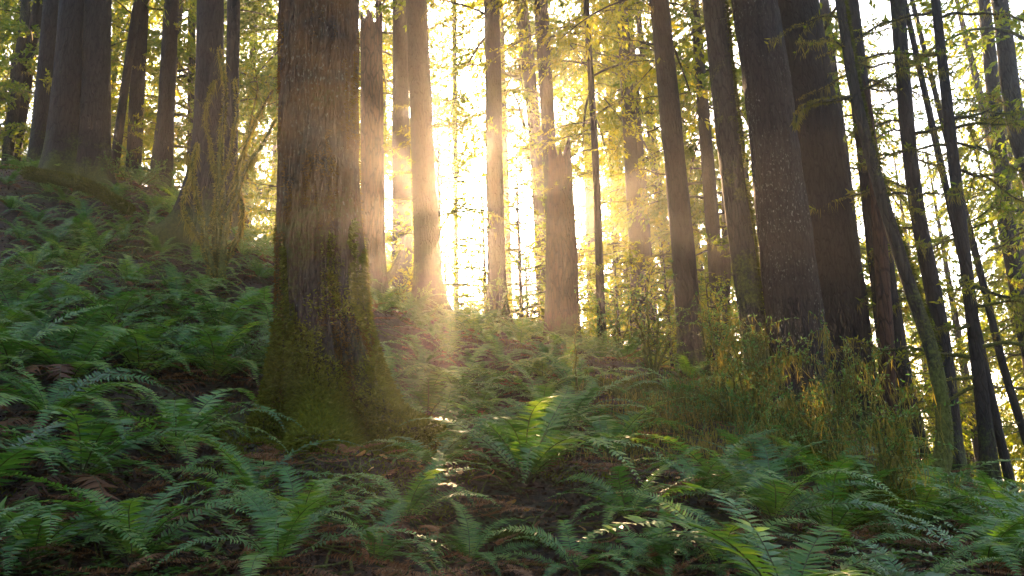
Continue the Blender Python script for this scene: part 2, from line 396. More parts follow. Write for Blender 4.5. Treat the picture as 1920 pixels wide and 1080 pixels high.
def branch_obj(parent, org, start, direc, length, r0, mossy=1.0, droop=.35, twigs=6, needles=0, mossmat=None, bl=(.05, .22)):
    """one crooked limb with side twigs; hanging moss is its sub-part. start is in the tree's own coordinates"""
    n = 14; t = np.linspace(0, 1, n)[:, None]; d = norm(np.asarray(direc, float))
    side = norm(np.cross(d, [0, 0, 1.])); 
    wob = (fbm(t[:, 0] * 3 + start[2] * 5, start[0] * 3 + 0 * t[:, 0], 0 * t[:, 0]) * .10)[:, None] * length
    wob2 = (fbm(t[:, 0] * 3 + start[2] * 5 + 40, start[0] * 3 + 0 * t[:, 0], 0 * t[:, 0]) * .07)[:, None] * length
    P = start + d * t * length + side * wob * t + np.array([0, 0, 1.]) * (wob2 - droop * length * t ** 2)
    rr = r0 * (1 - .85 * t[:, 0])
    wood = MB(); wood.add(*tube(P, rr, 6)); mo = MB(); nd = MB(); hasn = False
    mo.add(*beard(P, 110 * mossy + 4, bl[0], bl[1])); mo.add(*fuzz(P, rr, 260 * mossy + 10, .035))
    for q in range(twigs):
        u = RNG.uniform(.2, .95); i0 = int(u * (n - 1)); sgn = RNG.choice([-1, 1])
        dd = norm(d * .7 + side * sgn * RNG.uniform(.4, 1) + np.array([0, 0, RNG.uniform(-.5, .35)]))
        L2 = length * RNG.uniform(.2, .5) * (1.1 - u * .6); tt = np.linspace(0, 1, 7)[:, None]
        T = P[i0] + dd * tt * L2 + np.array([0, 0, -1.]) * tt ** 2 * L2 * RNG.uniform(.1, .5)
        T = T + RNG.normal(0, .012 * L2, T.shape) * tt
        wood.add(*tube(T, rr[i0] * .5 * (1 - .7 * tt[:, 0]), 4)); mo.add(*beard(T, 80 * mossy + 2, bl[0] * .7, bl[1] * .8))
        if needles:
            hasn = True
            nn = int(needles * L2 * 60); u2 = RNG.uniform(.1, 1, nn); X = np.stack([np.interp(u2, tt[:, 0], T[:, c]) for c in range(3)], 1)
            nd.add(*cards(X, norm(dd) * .5 + RNG.normal(0, .6, (nn, 3)), RNG.uniform(.05, .12, nn), .03))
    b = obj('branch', wood.mesh('branch', M_TWIG, True), parent)
    obj('hanging_moss', mo.mesh('hanging_moss', mossmat or M_BEARD), b)
    if hasn: obj('needles', nd.mesh('needles', M_NEEDLE), b)
    return b

# ------------------------------------------------------------------ conifer crowns (shared meshes)
def crown_mesh(name, Ht, start, R, nb, seed, dens=1.0, card=.15, droop=.5):
    rg = np.random.default_rng(seed); wood = MB(); PS = []; DS = []; LS = []
    ups = np.array([0, 0, 1.])
    for q in range(nb):
        z = start + (Ht - start) * (q + rg.uniform(0, 1)) / nb; f = (z - start) / (Ht - start)
        Lb = R * (1 - f) ** .7 * rg.uniform(.55, 1.15) * min(1, .45 + f * 4) + .3
        az = rg.uniform(0, 2 * np.pi); d = np.array([np.cos(az), np.sin(az), 0]); s = np.array([-d[1], d[0], 0])
        t = np.linspace(0, 1, 8)[:, None]; up = rg.uniform(.0, .45)
        B = ups * z + d * t * Lb + ups * Lb * (up * t - droop * rg.uniform(.7, 1.4) * t ** 2) + s * Lb * .12 * rg.normal() * t ** 2
        wood.add(*tube(B, (.012 + .011 * Lb) * (1 - .85 * t[:, 0]), 4))
        nt_ = max(4, int(Lb * 6.5)); u = rg.uniform(.12, 1, nt_)
        X0 = np.stack([np.interp(u, t[:, 0], B[:, c]) for c in range(3)], 1)
        sg = rg.choice([-1, 1], nt_)[:, None]
        dd = norm(d * rg.uniform(.3, 1, (nt_, 1)) + s * sg * rg.uniform(.4, 1.1, (nt_, 1)) + ups * rg.uniform(-.5, .15, (nt_, 1)))
        L2 = (Lb * .34 * (1.15 - u) + .25) * rg.uniform(.6, 1.3, nt_)
        m = np.maximum(3, (L2 / .075 * dens).astype(int)); idx = np.repeat(np.arange(nt_), m); uu = rg.uniform(.05, 1, len(idx))
        X = X0[idx] + dd[idx] * (L2[idx] * uu)[:, None] - ups * (L2[idx] * uu ** 2 * .45)[:, None]
        PS.append(X + rg.normal(0, .02, X.shape)); tang = dd[idx] - ups * (.9 * uu)[:, None]
        DS.append(tang + rg.normal(0, .45, X.shape)); LS.append(card * rg.uniform(.5, 1.2, len(idx)))
    P = np.concatenate(PS); D = np.concatenate(DS); Ls = np.concatenate(LS)
    U = rg.normal(0, 1.0, P.shape) + ups * .35
    fo = MB().add(*cards(P, D, Ls, Ls * .42, U))
    return fo.mesh(name, M_NEEDLE), wood.mesh('limbs', M_TWIG, True)
CROWN_FAR = [crown_mesh('crown', 26, 2.0, 3.8, 78, 11, 2.4, .18), crown_mesh('crown', 24, 4.0, 3.4, 60, 12, 2.1, .18),
             crown_mesh('crown', 28, .5, 4.2, 80, 13, 2.2, .18), crown_mesh('crown', 22, 5.0, 3.2, 44, 14, 2.2, .18)]
CROWN_FAR.append(crown_mesh('crown', 27, 9.6, 4.0, 58, 15, 2.2, .18))
CROWN_NEAR = [crown_mesh('crown', 28, 6.3, 4.2, 44, 21, 1.9, .15), crown_mesh('crown', 26, 7.0, 3.8, 40, 22, 1.9, .15),
              crown_mesh('crown', 30, 8.0, 4.4, 44, 23, 1.9, .15)]
def put_crown(parent, which, rot, sc, off=(0, 0, 0)):
    c = obj('crown', which[0], parent, off); c.rotation_euler.z = rot; c.scale = (sc, sc, sc)
    l = obj('limbs', which[1], c); return c

# ------------------------------------------------------------------ the trees one can tell apart
LM = []   # landmarks (x, y, phrase)
def px_tree(pts, ws, Y, label, mat=M_BARK, name='conifer_tree', full=26.0, flare=.12, flare_h=.5, k=20, crown=None, seed=1, lean_top=None,
            snag=False, rough=.04, group=None, fine=0.0, rings=None, lobes=5, cat='tree'):
    """pts: pixel points foot -> top (px,py); ws widths in px; Y distance. The trunk runs on above the frame."""
    P = [at(x, y, Y) for x, y in pts]
    mpp = [np.linalg.norm(p - CAM) / FPX * .98 for p in P]
    r = [w * m / 2 * .93 for w, m in zip(ws, mpp)]
    d = P[-1] - P[-2]; d = d / d[2]
    d0 = (P[0] - P[1]); d0 = d0 / abs(d0[2])
    g = gz(P[0][0], P[0][1])
    if P[0][2] > g - .45:                      # reach down into the soil
        ext = P[0] + d0 * (P[0][2] - (g - .5)); P = [ext] + P; r = [r[0]] + r
    base = P[0].copy(); base[2] += .5
    if not snag:
        ztop = base[2] + full; dz = ztop - P[-1][2]
        P = P + [P[-1] + d * dz * .5 , P[-1] + d * dz]; r = r + [r[-1] * .6, .02]
    e = empty(name, base, label, cat, group)
    Pl = np.array(P) - base
    me, PP, rr = trunk_mesh('trunk', Pl, r, mat, k=k, flare=flare, flare_h=flare_h, seed=seed, broken=snag, rough=rough, fine=fine, rings=rings, lobes=lobes)
    obj('trunk', me, e)
    if crown is not None:
        cm = CROWN_NEAR[crown[0]]; top = Pl[-1]
        c = put_crown(e, cm, crown[1], crown[2])
        # shear-free: lean the crown along the trunk
        c.rotation_euler = (Vector((0, 0, 1)).rotation_difference(Vector(top)).to_matrix() @ Matrix.Rotation(crown[1], 3, 'Z')).to_euler()
    e['_r'] = float(r[0])
    return e, PP, rr

def limbs_on(e, PP, rr, specs):
    """specs: (height, azimuth deg, elev, length, r0, mossy, droop, needles)"""
    for (h, az, el, L, r0, mo, dr, nd) in specs:
        c = np.array([np.interp(h, PP[:, 2], PP[:, q]) for q in range(3)]); a = math.radians(az); b = math.radians(el)
        d = np.array([math.cos(a) * math.cos(b), math.sin(a) * math.cos(b), math.sin(b)])
        rad = float(np.interp(h, PP[:, 2], rr))
        branch_obj(e, None, c + d * rad * .7, d, L, r0, mo, dr, twigs=7, needles=nd)
def rand_limbs(n, h0, h1, L0, L1, mo=.5, nd=0.0, azc=None, spread=180, r0=.022, dr=.3):
    o = []
    for q in range(n):
        az = RNG.uniform(0, 360) if azc is None else RNG.choice(azc) + RNG.uniform(-spread, spread)
        L = RNG.uniform(L0, L1); o.append((RNG.uniform(h0, h1), az, RNG.uniform(-15, 25), L, r0 * (.6 + .4 * L / L1), mo, RNG.uniform(.1, dr), nd))
    return o

# hero trunk
e, PP, rr = px_tree([(632, 850), (622, 760), (606, 600), (598, 300), (600, 0)], [228, 198, 172, 150, 138], 6.9,
    'biggest foreground tree with rough bark and thick moss at its flared foot', M_BARK_BIG, flare=.19, flare_h=.42, k=220, rings=420,
    crown=(2, .4, 1.0), seed=3, rough=.03, fine=.015, full=30, lobes=6)
HERO = e; e.name = 'conifer_tree'
LM.append((620, 850, 'the biggest foreground trunk'))
def moss_on(e, PP, rr, n, hmax, mat, name, size=.035, seed=0, flare=.19, fh=.42, thr=.0, lobes=6, tseed=3):
    h = RNG.uniform(0, 1, n) ** 1.5 * hmax + .5 - .1 + PP[0, 2] ; a = RNG.uniform(0, 2 * np.pi, n)
    m = fbm(np.cos(a) * 2.2 + seed, np.sin(a) * 2.2, h * 1.3, 3) - (h - PP[0, 2] - .5) / hmax * 1.1 + .42 + .25 * fbm(a * 9, h * 9, 0 * h, 2) > thr
    h = h[m]; a = a[m]; n = len(h)
    C = np.stack([np.interp(h, PP[:, 2], PP[:, q]) for q in range(3)], 1); R = np.interp(h, PP[:, 2], rr)
    z0 = np.maximum(h - PP[0, 2] - .5, 0); ph = tseed * 1.7
    T, Nn, Bb = frames(PP)
    Nn = np.stack([np.interp(h, PP[:, 2], Nn[:, q]) for q in range(3)], 1); Bb = np.stack([np.interp(h, PP[:, 2], Bb[:, q]) for q in range(3)], 1)
    z = h - PP[0, 2]
    R = R + flare * buttress(a, z, z0, lobes, ph, fh)
    R = R + fbm(np.cos(a) * 1.6 + tseed, np.sin(a) * 1.6, z * .7, 3) * R * .06
    D = Nn * np.cos(a)[:, None] + Bb * np.sin(a)[:, None]
    X = C + D * (R - .004)[:, None]
    DD = D * RNG.uniform(.3, 1, (n, 1)) + RNG.normal(0, .35, (n, 3)) - np.array([0, 0, .55])
    o = obj(name, MB().add(*cards(X, DD, size * RNG.uniform(.4, 1.3, n), size * .22)).mesh(name, mat), e)
    return o
moss_on(e, PP, rr, 130000, 2.1, M_MOSS, 'moss', .055, 0, thr=.0)
tme = [c for c in e.children if c.name.startswith('trunk')][0].data
np_ = len(tme.polygons); pc = np.zeros(np_ * 3); pn = np.zeros(np_ * 3); pa = np.zeros(np_)
tme.polygons.foreach_get('center', pc); tme.polygons.foreach_get('normal', pn); tme.polygons.foreach_get('area', pa); pc = pc.reshape(-1, 3); pn = pn.reshape(-1, 3)
wt = pa * (pc[:, 2] > -.25) * np.clip(1.15 - pc[:, 2] / .85 + .9 * fbm(pc[:, 0] * 3, pc[:, 1] * 3, pc[:, 2] * 2.5, 3), 0, 1)
ii = RNG.choice(np_, 110000, p=wt / wt.sum()); nn_ = len(ii)
sd = np.sign((pn[ii, :2] * (pc[ii, :2] - PP[0, :2])).sum(1) + .3)[:, None]
obj('moss', MB().add(*cards(pc[ii] + RNG.normal(0, .012, (nn_, 3)), pn[ii] * sd * RNG.uniform(.4, 1, (nn_, 1)) + RNG.normal(0, .4, (nn_, 3)) - np.array([0, 0, .25]), .05 * RNG.uniform(.4, 1.4, nn_), .013)).mesh('moss', M_MOSS), e)
moss_on(e, PP, rr, 110000, 8.0, M_RUSTMOSS, 'moss', .045, 9, thr=.12)

TR = [
 # pts, widths, Y, label, mat, kw
 ([(75,275),(98,0)], [32,24], 14.5, 'slim dark trunk standing just left of the fused pair of trunks on the ridge', M_BARK, dict(crown=(0,1,.9),flare=.06,seed=4)),
 ([(116,315),(136,0)], [54,40], 13.2, 'left trunk of the fused pair of wide trunks on the ridge', M_BARK, dict(crown=(1,2,1),flare=.09,seed=5,k=28)),
 ([(176,312),(183,0)], [50,42], 13.3, 'right trunk of the fused pair of wide trunks on the ridge', M_BARK, dict(crown=(0,3,1),flare=.09,seed=6,k=28)),
 ([(216,300),(240,120),(258,0)], [16,14,13], 17, 'thin leaning trunk just right of the fused pair of trunks', M_BARK, dict(crown=(1,4,.8),flare=.05,seed=7)),
 ([(250,310),(262,90),(268,0)], [27,24,20], 17.5, 'hazy straight trunk left of the bright sky gap on the ridge', M_BARK, dict(crown=(0,5,.8),flare=.08,seed=8)),
 ([(305,340),(316,120),(322,0)], [32,28,26], 15.5, 'sunbeam crossed trunk right of the bright sky gap on the ridge', M_BARK, dict(crown=(2,1,.9),flare=.1,seed=9)),
 ([(372,460),(388,300),(394,0)], [62,52,46], 11.3, 'dark trunk with one spreading root behind the mossy many-stemmed shrub', M_BARK, dict(crown=(1,1,1),flare=.16,seed=10,k=32,flare_h=.7)),
 ([(430,450),(434,250),(438,0)], [27,24,23], 12.6, 'narrow dark trunk close behind the mossy many-stemmed shrub, right of the wider one', M_BARK, dict(crown=(0,2,.9),flare=.05,seed=11)),
 ([(697,570),(698,300),(697,50)], [50,46,42], 13.5, 'tall broken reddish snag just right of the biggest foreground trunk', M_SNAG, dict(snag=True,name='tree_snag',flare=.05,seed=12,k=28)),
 ([(806,600),(795,330),(781,0)], [54,48,40], 14.2, 'trunk with bark edge against the sun, left of the brightest gap', M_BARK, dict(crown=(2,3,1),flare=.1,seed=13,k=28)),
 ([(932,590),(927,300),(922,0)], [38,34,30], 15.4, 'straight trunk on the right side of the brightest sun gap', M_BARK, dict(crown=(0,4,1),flare=.09,seed=14,k=24)),
 ([(1018,560),(1003,250),(977,0)], [26,26,24], 21, 'leafy leaning trunk behind the broken sunlit stump', M_BARK_MOSSY, dict(crown=(1,5,.9),flare=.05,seed=15)),
 ([(1046,610),(1031,300),(1014,0)], [28,28,27], 16.6, 'tall trunk rising directly behind the broken sunlit stump', M_BARK, dict(crown=(2,5,.9),flare=.05,seed=16)),
 ([(1056,640),(1054,480),(1050,305)], [70,64,44], 14.6, 'broken pointed stump with a sunlit patch, right of centre', M_SNAG, dict(snag=True,name='tree_snag',flare=.03,seed=17,k=24)),
 ([(1128,600),(1118,330),(1099,0)], [17,15,11], 15, 'very thin dark trunk with bare twigs right of the broken stump', M_BARK, dict(crown=(1,2,.6),flare=.03,seed=18,k=10,full=18)),
 ([(1158,560),(1152,380),(1140,100)], [18,17,15], 30, 'faint distant trunk behind bushes right of the very thin dark trunk', M_BARK, dict(crown=(0,1,.9),flare=.05,seed=19,k=10)),
 ([(1302,735),(1283,500),(1236,0)], [52,46,36], 12.4, 'straight hazy trunk standing alone between centre and the mossy-edged trunk', M_BARK, dict(crown=(0,3,1),flare=.07,seed=20,k=28)),
 ([(1358,700),(1362,400),(1345,0)], [18,19,16], 22, 'pale distant trunk seen just left of the mossy-edged trunk', M_BARK, dict(crown=(2,2,.9),flare=.03,seed=21,k=12)),
 ([(1428,720),(1396,500),(1370,300),(1338,0)], [50,48,45,43], 11.2, 'trunk with bright moss along its right edge, left of the two giants', M_BARK_MOSSY, dict(crown=(1,4,1),flare=.05,seed=22,k=32)),
 ([(1506,800),(1480,500),(1452,270),(1414,0)], [108,100,90,80], 11.0, 'giant speckled trunk, left one of the two giants behind the draped bush', M_BARK_LICH, dict(crown=(2,4,1.1),flare=.05,seed=23,k=64,full=32,fine=.012)),
 ([(1588,800),(1558,500),(1480,0)], [118,104,96], 12.6, 'giant smooth dark trunk, right one of the two giants behind the draped bush', M_BARK, dict(crown=(0,5,1.2),flare=.05,seed=24,k=56,full=34,fine=.010)),
 ([(1632,770),(1600,450),(1560,120),(1545,0)], [20,20,17,16], 19, 'thin trunk glimpsed just right of the two giants', M_BARK, dict(crown=(1,3,.9),flare=.03,seed=25,k=12)),
 ([(1705,870),(1660,560),(1622,250),(1592,0)], [58,46,36,30], 12.2, 'dark trunk widening downwards, behind the reddish broken snag', M_BARK, dict(crown=(2,1,1),flare=.08,seed=26,k=28)),
 ([(1668,800),(1652,480),(1626,180)], [30,26,13], 11.4, 'slim reddish broken snag right of the two giants', M_SNAG, dict(snag=True,name='tree_snag',flare=.03,seed=27,k=16)),
 ([(1742,940),(1768,850),(1757,700),(1700,520),(1648,350),(1605,180),(1574,0)], [26,26,25,23,21,19,16], 9.6, 'thin bowed mossy trunk crossing in front of the dark trunk', M_BARK_MOSSY, dict(flare=.03,seed=28,k=16,full=18,name='bowed_tree')),
 ([(1796,960),(1765,640),(1716,370),(1682,0)], [34,30,25,24], 11.8, 'straight trunk with shaggy mossy top right of the bowed trunk', M_BARK, dict(flare=.05,seed=29,k=20)),
 ([(1872,1000),(1835,700),(1797,380),(1754,0)], [24,22,20,14], 10.6, 'slim straight dark trunk with many curved mossy boughs', M_BARK, dict(flare=.04,seed=30,k=16)),
 ([(1925,640),(1885,400),(1870,250)], [24,26,24], 19, 'leaning trunk at the far edge behind the mossy boughs', M_BARK, dict(flare=.05,seed=31,k=14)),
 ([(1960,420),(1905,230),(1882,60)], [30,30,26], 16, 'thick leaning trunk high beside the far edge', M_BARK_MOSSY, dict(crown=(0,2,1),flare=.05,seed=32,k=14)),
 ([(1920,1010),(1870,800),(1820,560),(1780,380)], [16,15,13,12], 14, 'thin leaning trunk behind the slim straight dark trunk', M_BARK, dict(flare=.03,seed=33,k=10)),
 ([(1950,900),(1885,700),(1850,560)], [14,13,12], 17, 'thinnest leaning trunk low at the far edge', M_BARK, dict(flare=.03,seed=34,k=10)),
 ([(20,250),(50,0)], [18,14], 19, 'thin mossy trunk left of the slim dark trunk on the ridge', M_BARK_MOSSY, dict(flare=.05,seed=35,k=12)),
 ([(358,330),(360,0)], [16,14], 24, 'faint distant trunk between the sunbeam crossed trunk and the dark trunk', M_BARK, dict(crown=(1,6,.9),flare=.03,seed=36,k=10)),
 ([(713,560),(710,0)], [14,12], 21, 'thin distant trunk showing above the tall broken reddish snag', M_BARK, dict(crown=(2,6,.9),flare=.03,seed=37,k=10)),
 ([(855,560),(852,0)], [11,9], 30, 'distant hair-thin trunk above the brightest sun gap', M_BARK, dict(flare=.03,seed=38,k=8)),
]
TREES = {}
for (pts, ws, Y, label, mat, kw) in TR:
    c = 'snag' if kw.get('snag') else 'tree'
    TREES[label] = px_tree(pts, ws, Y, label, mat, cat=c, **kw) + (Y,)
def T_(s): return next(v for k_, v in TREES.items() if s in k_)

# limbs of the visible stretch of trunk
for s, sp in {
  'slim straight dark': rand_limbs(16, 1.2, 7.5, .9, 2.2, .8, .55, [0, 180], 50, .03, .5),
  'shaggy mossy top': rand_limbs(12, 2.2, 8.0, .7, 1.8, .9, .5, [0, 180], 60, .024, .5),
  'bowed mossy': rand_limbs(6, 2.6, 6.5, .6, 1.4, .9, .2, [0, 180], 60, .02, .4),
  'dark trunk widening': rand_limbs(6, 4, 8, .6, 1.6, .8, .5, [0, 20], 60, .02, .4),
  'very thin dark': rand_limbs(16, 1.6, 7.5, .5, 1.3, .25, .35, [0, 180], 60, .012, .3),
  'straight hazy trunk': rand_limbs(12, 2.0, 8.5, .6, 1.8, .3, .5, [0, 180], 60, .016, .4),
  'bark edge against the sun': rand_limbs(14, 2.2, 8.5, .7, 1.8, .5, .4, [0, 180], 60, .016, .45),
  'right side of the brightest': rand_limbs(12, 2.8, 8.5, .6, 1.8, .4, .4, [0, 180], 50, .016, .45),
  'leafy leaning': rand_limbs(22, 2, 12, .6, 1.6, .8, 1.0, None, 180, .016, .45),
  'rising directly behind': rand_limbs(8, 4, 9, .5, 1.3, .5, .4, [0, 180], 60, .016, .4),
  'thick leaning trunk high': rand_limbs(12, 3, 12, 1, 2.4, .8, .8, [180, 0], 60, .025, .45),
  'leaning trunk at the far edge': rand_limbs(12, 2, 12, 1, 2.4, .8, .8, [180, 0], 60, .025, .45),
  'thin leaning trunk behind': rand_limbs(10, 2, 9, .8, 2.0, .8, .8, [180, 0], 60, .018, .45),
  'thinnest leaning': rand_limbs(8, 1, 8, .8, 1.8, .7, .8, [180, 0], 60, .018, .45),
  'just right of the fused': rand_limbs(10, .8, 4.5, .5, 1.5, .4, .6, [180, 0], 60, .014, .4),
  'left of the bright sky gap': rand_limbs(10, .8, 5, .5, 1.4, .4, .6, [180, 0], 60, .014, .4),
  'sunbeam crossed': rand_limbs(9, .8, 5, .5, 1.4, .3, .5, [180, 0], 60, .012, .4),
  'thin mossy trunk left': rand_limbs(14, .5, 6, .6, 1.7, .7, .8, [180, 0], 60, .016, .45),
  'slim dark trunk standing': rand_limbs(7, 1.2, 5, .5, 1.2, .5, .6, [180, 0], 60, .014, .4),
  'glimpsed just right': rand_limbs(8, 2, 10, .6, 1.4, .8, .8, [0, 180], 60, .014, .4),
  'faint distant trunk behind': rand_limbs(16, 1, 12, .8, 2.0, .6, 1.0, None, 60, .014, .4),
  'pale distant': rand_limbs(12, 2, 12, .6, 2.0, .6, 1.0, None, 60, .014, .4),
}.items():
    e, PP, rr, Y = T_(s); limbs_on(e, PP, rr, sp)
# the long bent limb with its moss curtain, from the bowed tree out over the giants
e, PP, rr, Y = T_('bowed mossy')
o = np.array(e.location)
lp = resample([at(1598, 182, 9.6) - o, at(1560, 188, 9.5) - o, at(1520, 195, 9.4) - o, at(1496, 210, 9.35) - o, at(1491, 232, 9.3) - o], 24)
b = obj('branch', MB().add(*tube(lp, np.linspace(.032, .02, 24), 8)).mesh('branch', M_BARK_MOSSY, True), e)
m_ = MB(); m_.add(*beard(lp[8:], 700, .06, .26, .012, .03)); m_.add(*fuzz(lp, .03, 700, .04)); obj('hanging_moss', m_.mesh('hanging_moss', M_BEARD), b)
# moss along the mossy-edged trunk and rusty tufts on others
for s in ('bright moss along', 'bowed mossy'):
    e, PP, rr, Y = T_(s); n = 9000
    t = RNG.uniform(0, 1, n); hh = PP[0, 2] + .4 + t * 7; C = np.stack([np.interp(hh, PP[:, 2], PP[:, q]) for q in range(3)], 1); R = np.interp(hh, PP[:, 2], rr)
    a = RNG.normal(.1, .55, n); keep = fbm(hh * 1.2, a * 1.5, 0 * a, 3) > -.15
    D = np.stack([np.cos(a), np.sin(a), 0 * a], 1)[keep]; C = C[keep]; R = R[keep]
    obj('moss', MB().add(*cards(C + D * (R * 1.03)[:, None], D * .8 + RNG.normal(0, .4, D.shape) - np.array([0, 0, .3]), .05 * RNG.uniform(.5, 1.4, len(D)), .014)).mesh('moss', M_MOSS), e)

# ------------------------------------------------------------------ trees beyond the ridge
far_labels = {0: 'hazy full-crowned conifer in the sunlit wood beyond the ridge', 1: 'hazy conifer with a clear lower stem beyond the ridge',
              2: 'hazy conifer with boughs down to the ground beyond the ridge', 3: 'hazy conifer with a small high crown beyond the ridge', 4: 'hazy conifer with a bare lower stem and broad top beyond the ridge'}
far_tr = []
for q in range(5):
    Ht = [26, 24, 28, 22, 27][q]
    me, _, _ = trunk_mesh('trunk', [(0, 0, -.6), (0, 0, Ht * .5), (0, 0, Ht)], [.26, .17, .02], M_BARK, k=10, flare=.05, rings=30, seed=50 + q)
    far_tr.append(me)
spots = [((px_ - 960) / FPX * Y_ * 1.03, Y_) for px_, Y_ in [(868, 41), (945, 26), (975, 38), (1215, 24), (1195, 33)]]
# gaps in the far wood through which the low sun reaches the slope
GAPS = [(CAM, 2.2), (at(1400, 660, 8.3), 1.2), (at(1560, 660, 7.6), 1.5), (at(500, 520, 6.9), 1.2), (at(140, 150, 9), .8), (at(1430, 260, 9), .7), (at(880, 740, 7.5), 1.3)]
def in_gap(x, Y):
    for p, r_ in GAPS:
        k_ = (Y - p[1]) / SUN_DIR[1]
        if abs(p[0] + SUN_DIR[0] * k_ - x) < r_: return True
    return False
spots = [p_ for p_ in spots if not in_gap(*p_) or p_[1] < 31]
rg = np.random.default_rng(5)
for q in range(2500):
    Y = rg.uniform(19, 40); px = rg.uniform(-500, 2420)
    x = (px - 930) / FPX * Y * 1.04
    if px < 520 and rg.random() < .75: continue
    if px > 1400 and Y < 26: continue
    g = (px > 1080) or (px < 520)
    if abs(SUN_DIR[0] / SUN_DIR[1] * Y - x) < 1.0 or (abs(SUN_DIR[0] / SUN_DIR[1] * Y - x) < 2.0 and Y > 28): continue
    kb = (Y - 8.0) / SUN_DIR[1]; pb = at(1430, 660, 8.0)
    if abs(pb[0] + SUN_DIR[0] * kb - x) < 1.3: continue
    if in_gap(x, Y) and (Y > 30 or rg.random() < .15): continue
    if 640 < px < 1050 and Y < 45 and rg.random() < .5: continue
    if not g and rg.random() < .35: continue
    if all((x - a) ** 2 + (Y - b) ** 2 > (2.2 + .02 * Y) ** 2 for a, b in spots): spots.append((x, Y))
    if len(spots) >= 72: break
for (x, Y) in spots:
    q = int(rg.integers(0, 4)); s = rg.uniform(.75, 1.15)
    if in_gap(x, Y): q = 4; s = rg.uniform(.95, 1.12)
    e = empty('conifer_tree', (x, Y, gz(x, Y)), far_labels[q], 'tree', 'hazy conifers beyond the ridge')
    e.scale = (s, s, s); e.rotation_euler = (rg.normal(0, .02), rg.normal(0, .02), rg.uniform(0, 6.28))
    obj('trunk', far_tr[q], e); put_crown(e, CROWN_FAR[q], 0, 1)

# young conifers standing just over the crest
SAP = crown_mesh('crown', 3.8, .25, 1.25, 46, 31, 1.5, .085, .35); sap_t = trunk_mesh('trunk', [(0, 0, -.3), (0, 0, 2), (0, 0, 3.8)], [.045, .03, .006], M_BARK, k=6, rings=12, seed=77)[0]
rg = np.random.default_rng(77); sp = []
for q in range(900):
    Y = rg.uniform(16.8, 24); x = rg.uniform(-5.5, 9)
    if all((x - a) ** 2 + (Y - b) ** 2 > .95 for a, b in sp): sp.append((x, Y))
    if len(sp) >= 46: break
for (x, Y) in sp:
    e = empty('young_conifer', (x, Y, gz(x, Y)), 'bushy young conifer glowing in the sun just over the crest', 'sapling', 'young conifers over the crest')
    s = rg.uniform(.8, 1.35); e.scale = (s * 1.15, s * 1.15, s); e.rotation_euler.z = rg.uniform(0, 6.28); obj('trunk', sap_t, e); put_crown(e, SAP, 0, 1)
# the forest goes on beside and behind the viewpoint; unseen trees added to shade the slope
for q, (x, Y) in enumerate([(-9, -3), (-4.5, -5), (.5, -6), (5, -4.5), (9.5, -1), (-13, 2), (-8, -10), (0, -12), (8, -10), (13, 5), (-17, 7), (17, 0)]):
    k = q % 4
    e = empty('conifer_tree', (x, Y, gz(x, Y)), far_labels[k].split(' in the')[0].split(' beyond')[0].replace('hazy ', 'shading ') + ' added unseen behind the viewpoint', 'tree', 'unseen shade conifers behind the viewpoint')
    e.scale = (1.25, 1.25, 1.0); e.rotation_euler.z = q * 1.3
    obj('trunk', far_tr[k], e); put_crown(e, CROWN_FAR[k], 0, 1)

# ------------------------------------------------------------------ ferns
def frond(seed, bend, tilt, dead=False, pairs=42, name='frond'):
    rg = np.random.default_rng(seed); n = 24; s = np.linspace(0, 1, n)
    ang = math.radians(tilt) - math.radians(bend) * s ** 1.3 + .05 * np.sin(s * 5 + seed)
    if dead: ang = ang - .3 * s
    yaw = rg.normal(0, .25) * s ** 2
    st = 1 / (n - 1)
    P = np.cumsum(np.stack([np.cos(ang) * np.cos(yaw), np.cos(ang) * np.sin(yaw), np.sin(ang)], 1) * st, 0); P = P - P[0]
    T, Nn, Bb = frames(P); up = norm(np.cross(np.cross(T, [0, 0, 1.]), T) * 1.0 + 1e-9); up = np.where(up[:, 2:3] < 0, -up, up)
    side = norm(np.cross(T, up))
    mb = MB(); mb.add(*tube(P, .0045 * (1.1 - s), 4), m=1)
    u = np.linspace(.13, .985, pairs)
    prof = np.clip(np.minimum(1, (u - .05) / .22), 0, 1) ** .7 * (1 - ((u - .3).clip(0) / .7) ** 1.7) * .10 + .007
    spc = (.985 - .13) / pairs
    for sg in (-1, 1):
        uu = u + rg.normal(0, .002, pairs); I = [np.stack([np.interp(uu, s, A[:, c]) for c in range(3)], 1) for A in (P, T, up, side)]
        L = prof * rg.uniform(.85, 1.1, pairs); 
        if dead: L = L * rg.uniform(.5, 1, pairs)
        fw = .10 + .30 * u; vv = rg.normal(.12, .10, pairs) if not dead else rg.normal(-.35, .3, pairs)
        D = norm(I[3] * sg + I[1] * fw[:, None] + I[2] * vv[:, None]); Wv = norm(I[1] - D * (I[1] * D).sum(1)[:, None])
        tw = rg.normal(.0, .25 if not dead else .8, pairs); Wv = norm(Wv + I[2] * tw[:, None] * 1.0)
        Lc = L[:, None]; w = np.minimum(spc * 1.0, .26 * L + .004)[:, None]
        dr = I[2] * (-.10 * Lc)
        A = I[0]; M1 = A + D * Lc * .45; Tp = A + D * Lc + dr + Wv * w * .15
        V = np.stack([A - Wv * w * .38, A + Wv * w * .42, M1 + Wv * w * .42, M1 - Wv * w * .34, Tp + Wv * w * .06, Tp - Wv * w * .06], 1)
        b = 6 * np.arange(pairs)[:, None]
        mb.add(V.reshape(-1, 3), np.concatenate([b + np.array([[0, 1, 2, 3]]), b + np.array([[3, 2, 4, 5]])], 1).reshape(-1, 4), 0)
    return mb
FR = [frond(100 + i, b_, t_) for i, (b_, t_) in enumerate([(75, 50), (95, 62), (110, 70), (80, 42), (100, 55), (125, 75), (65, 32), (90, 46), (70, 68), (115, 60)])]
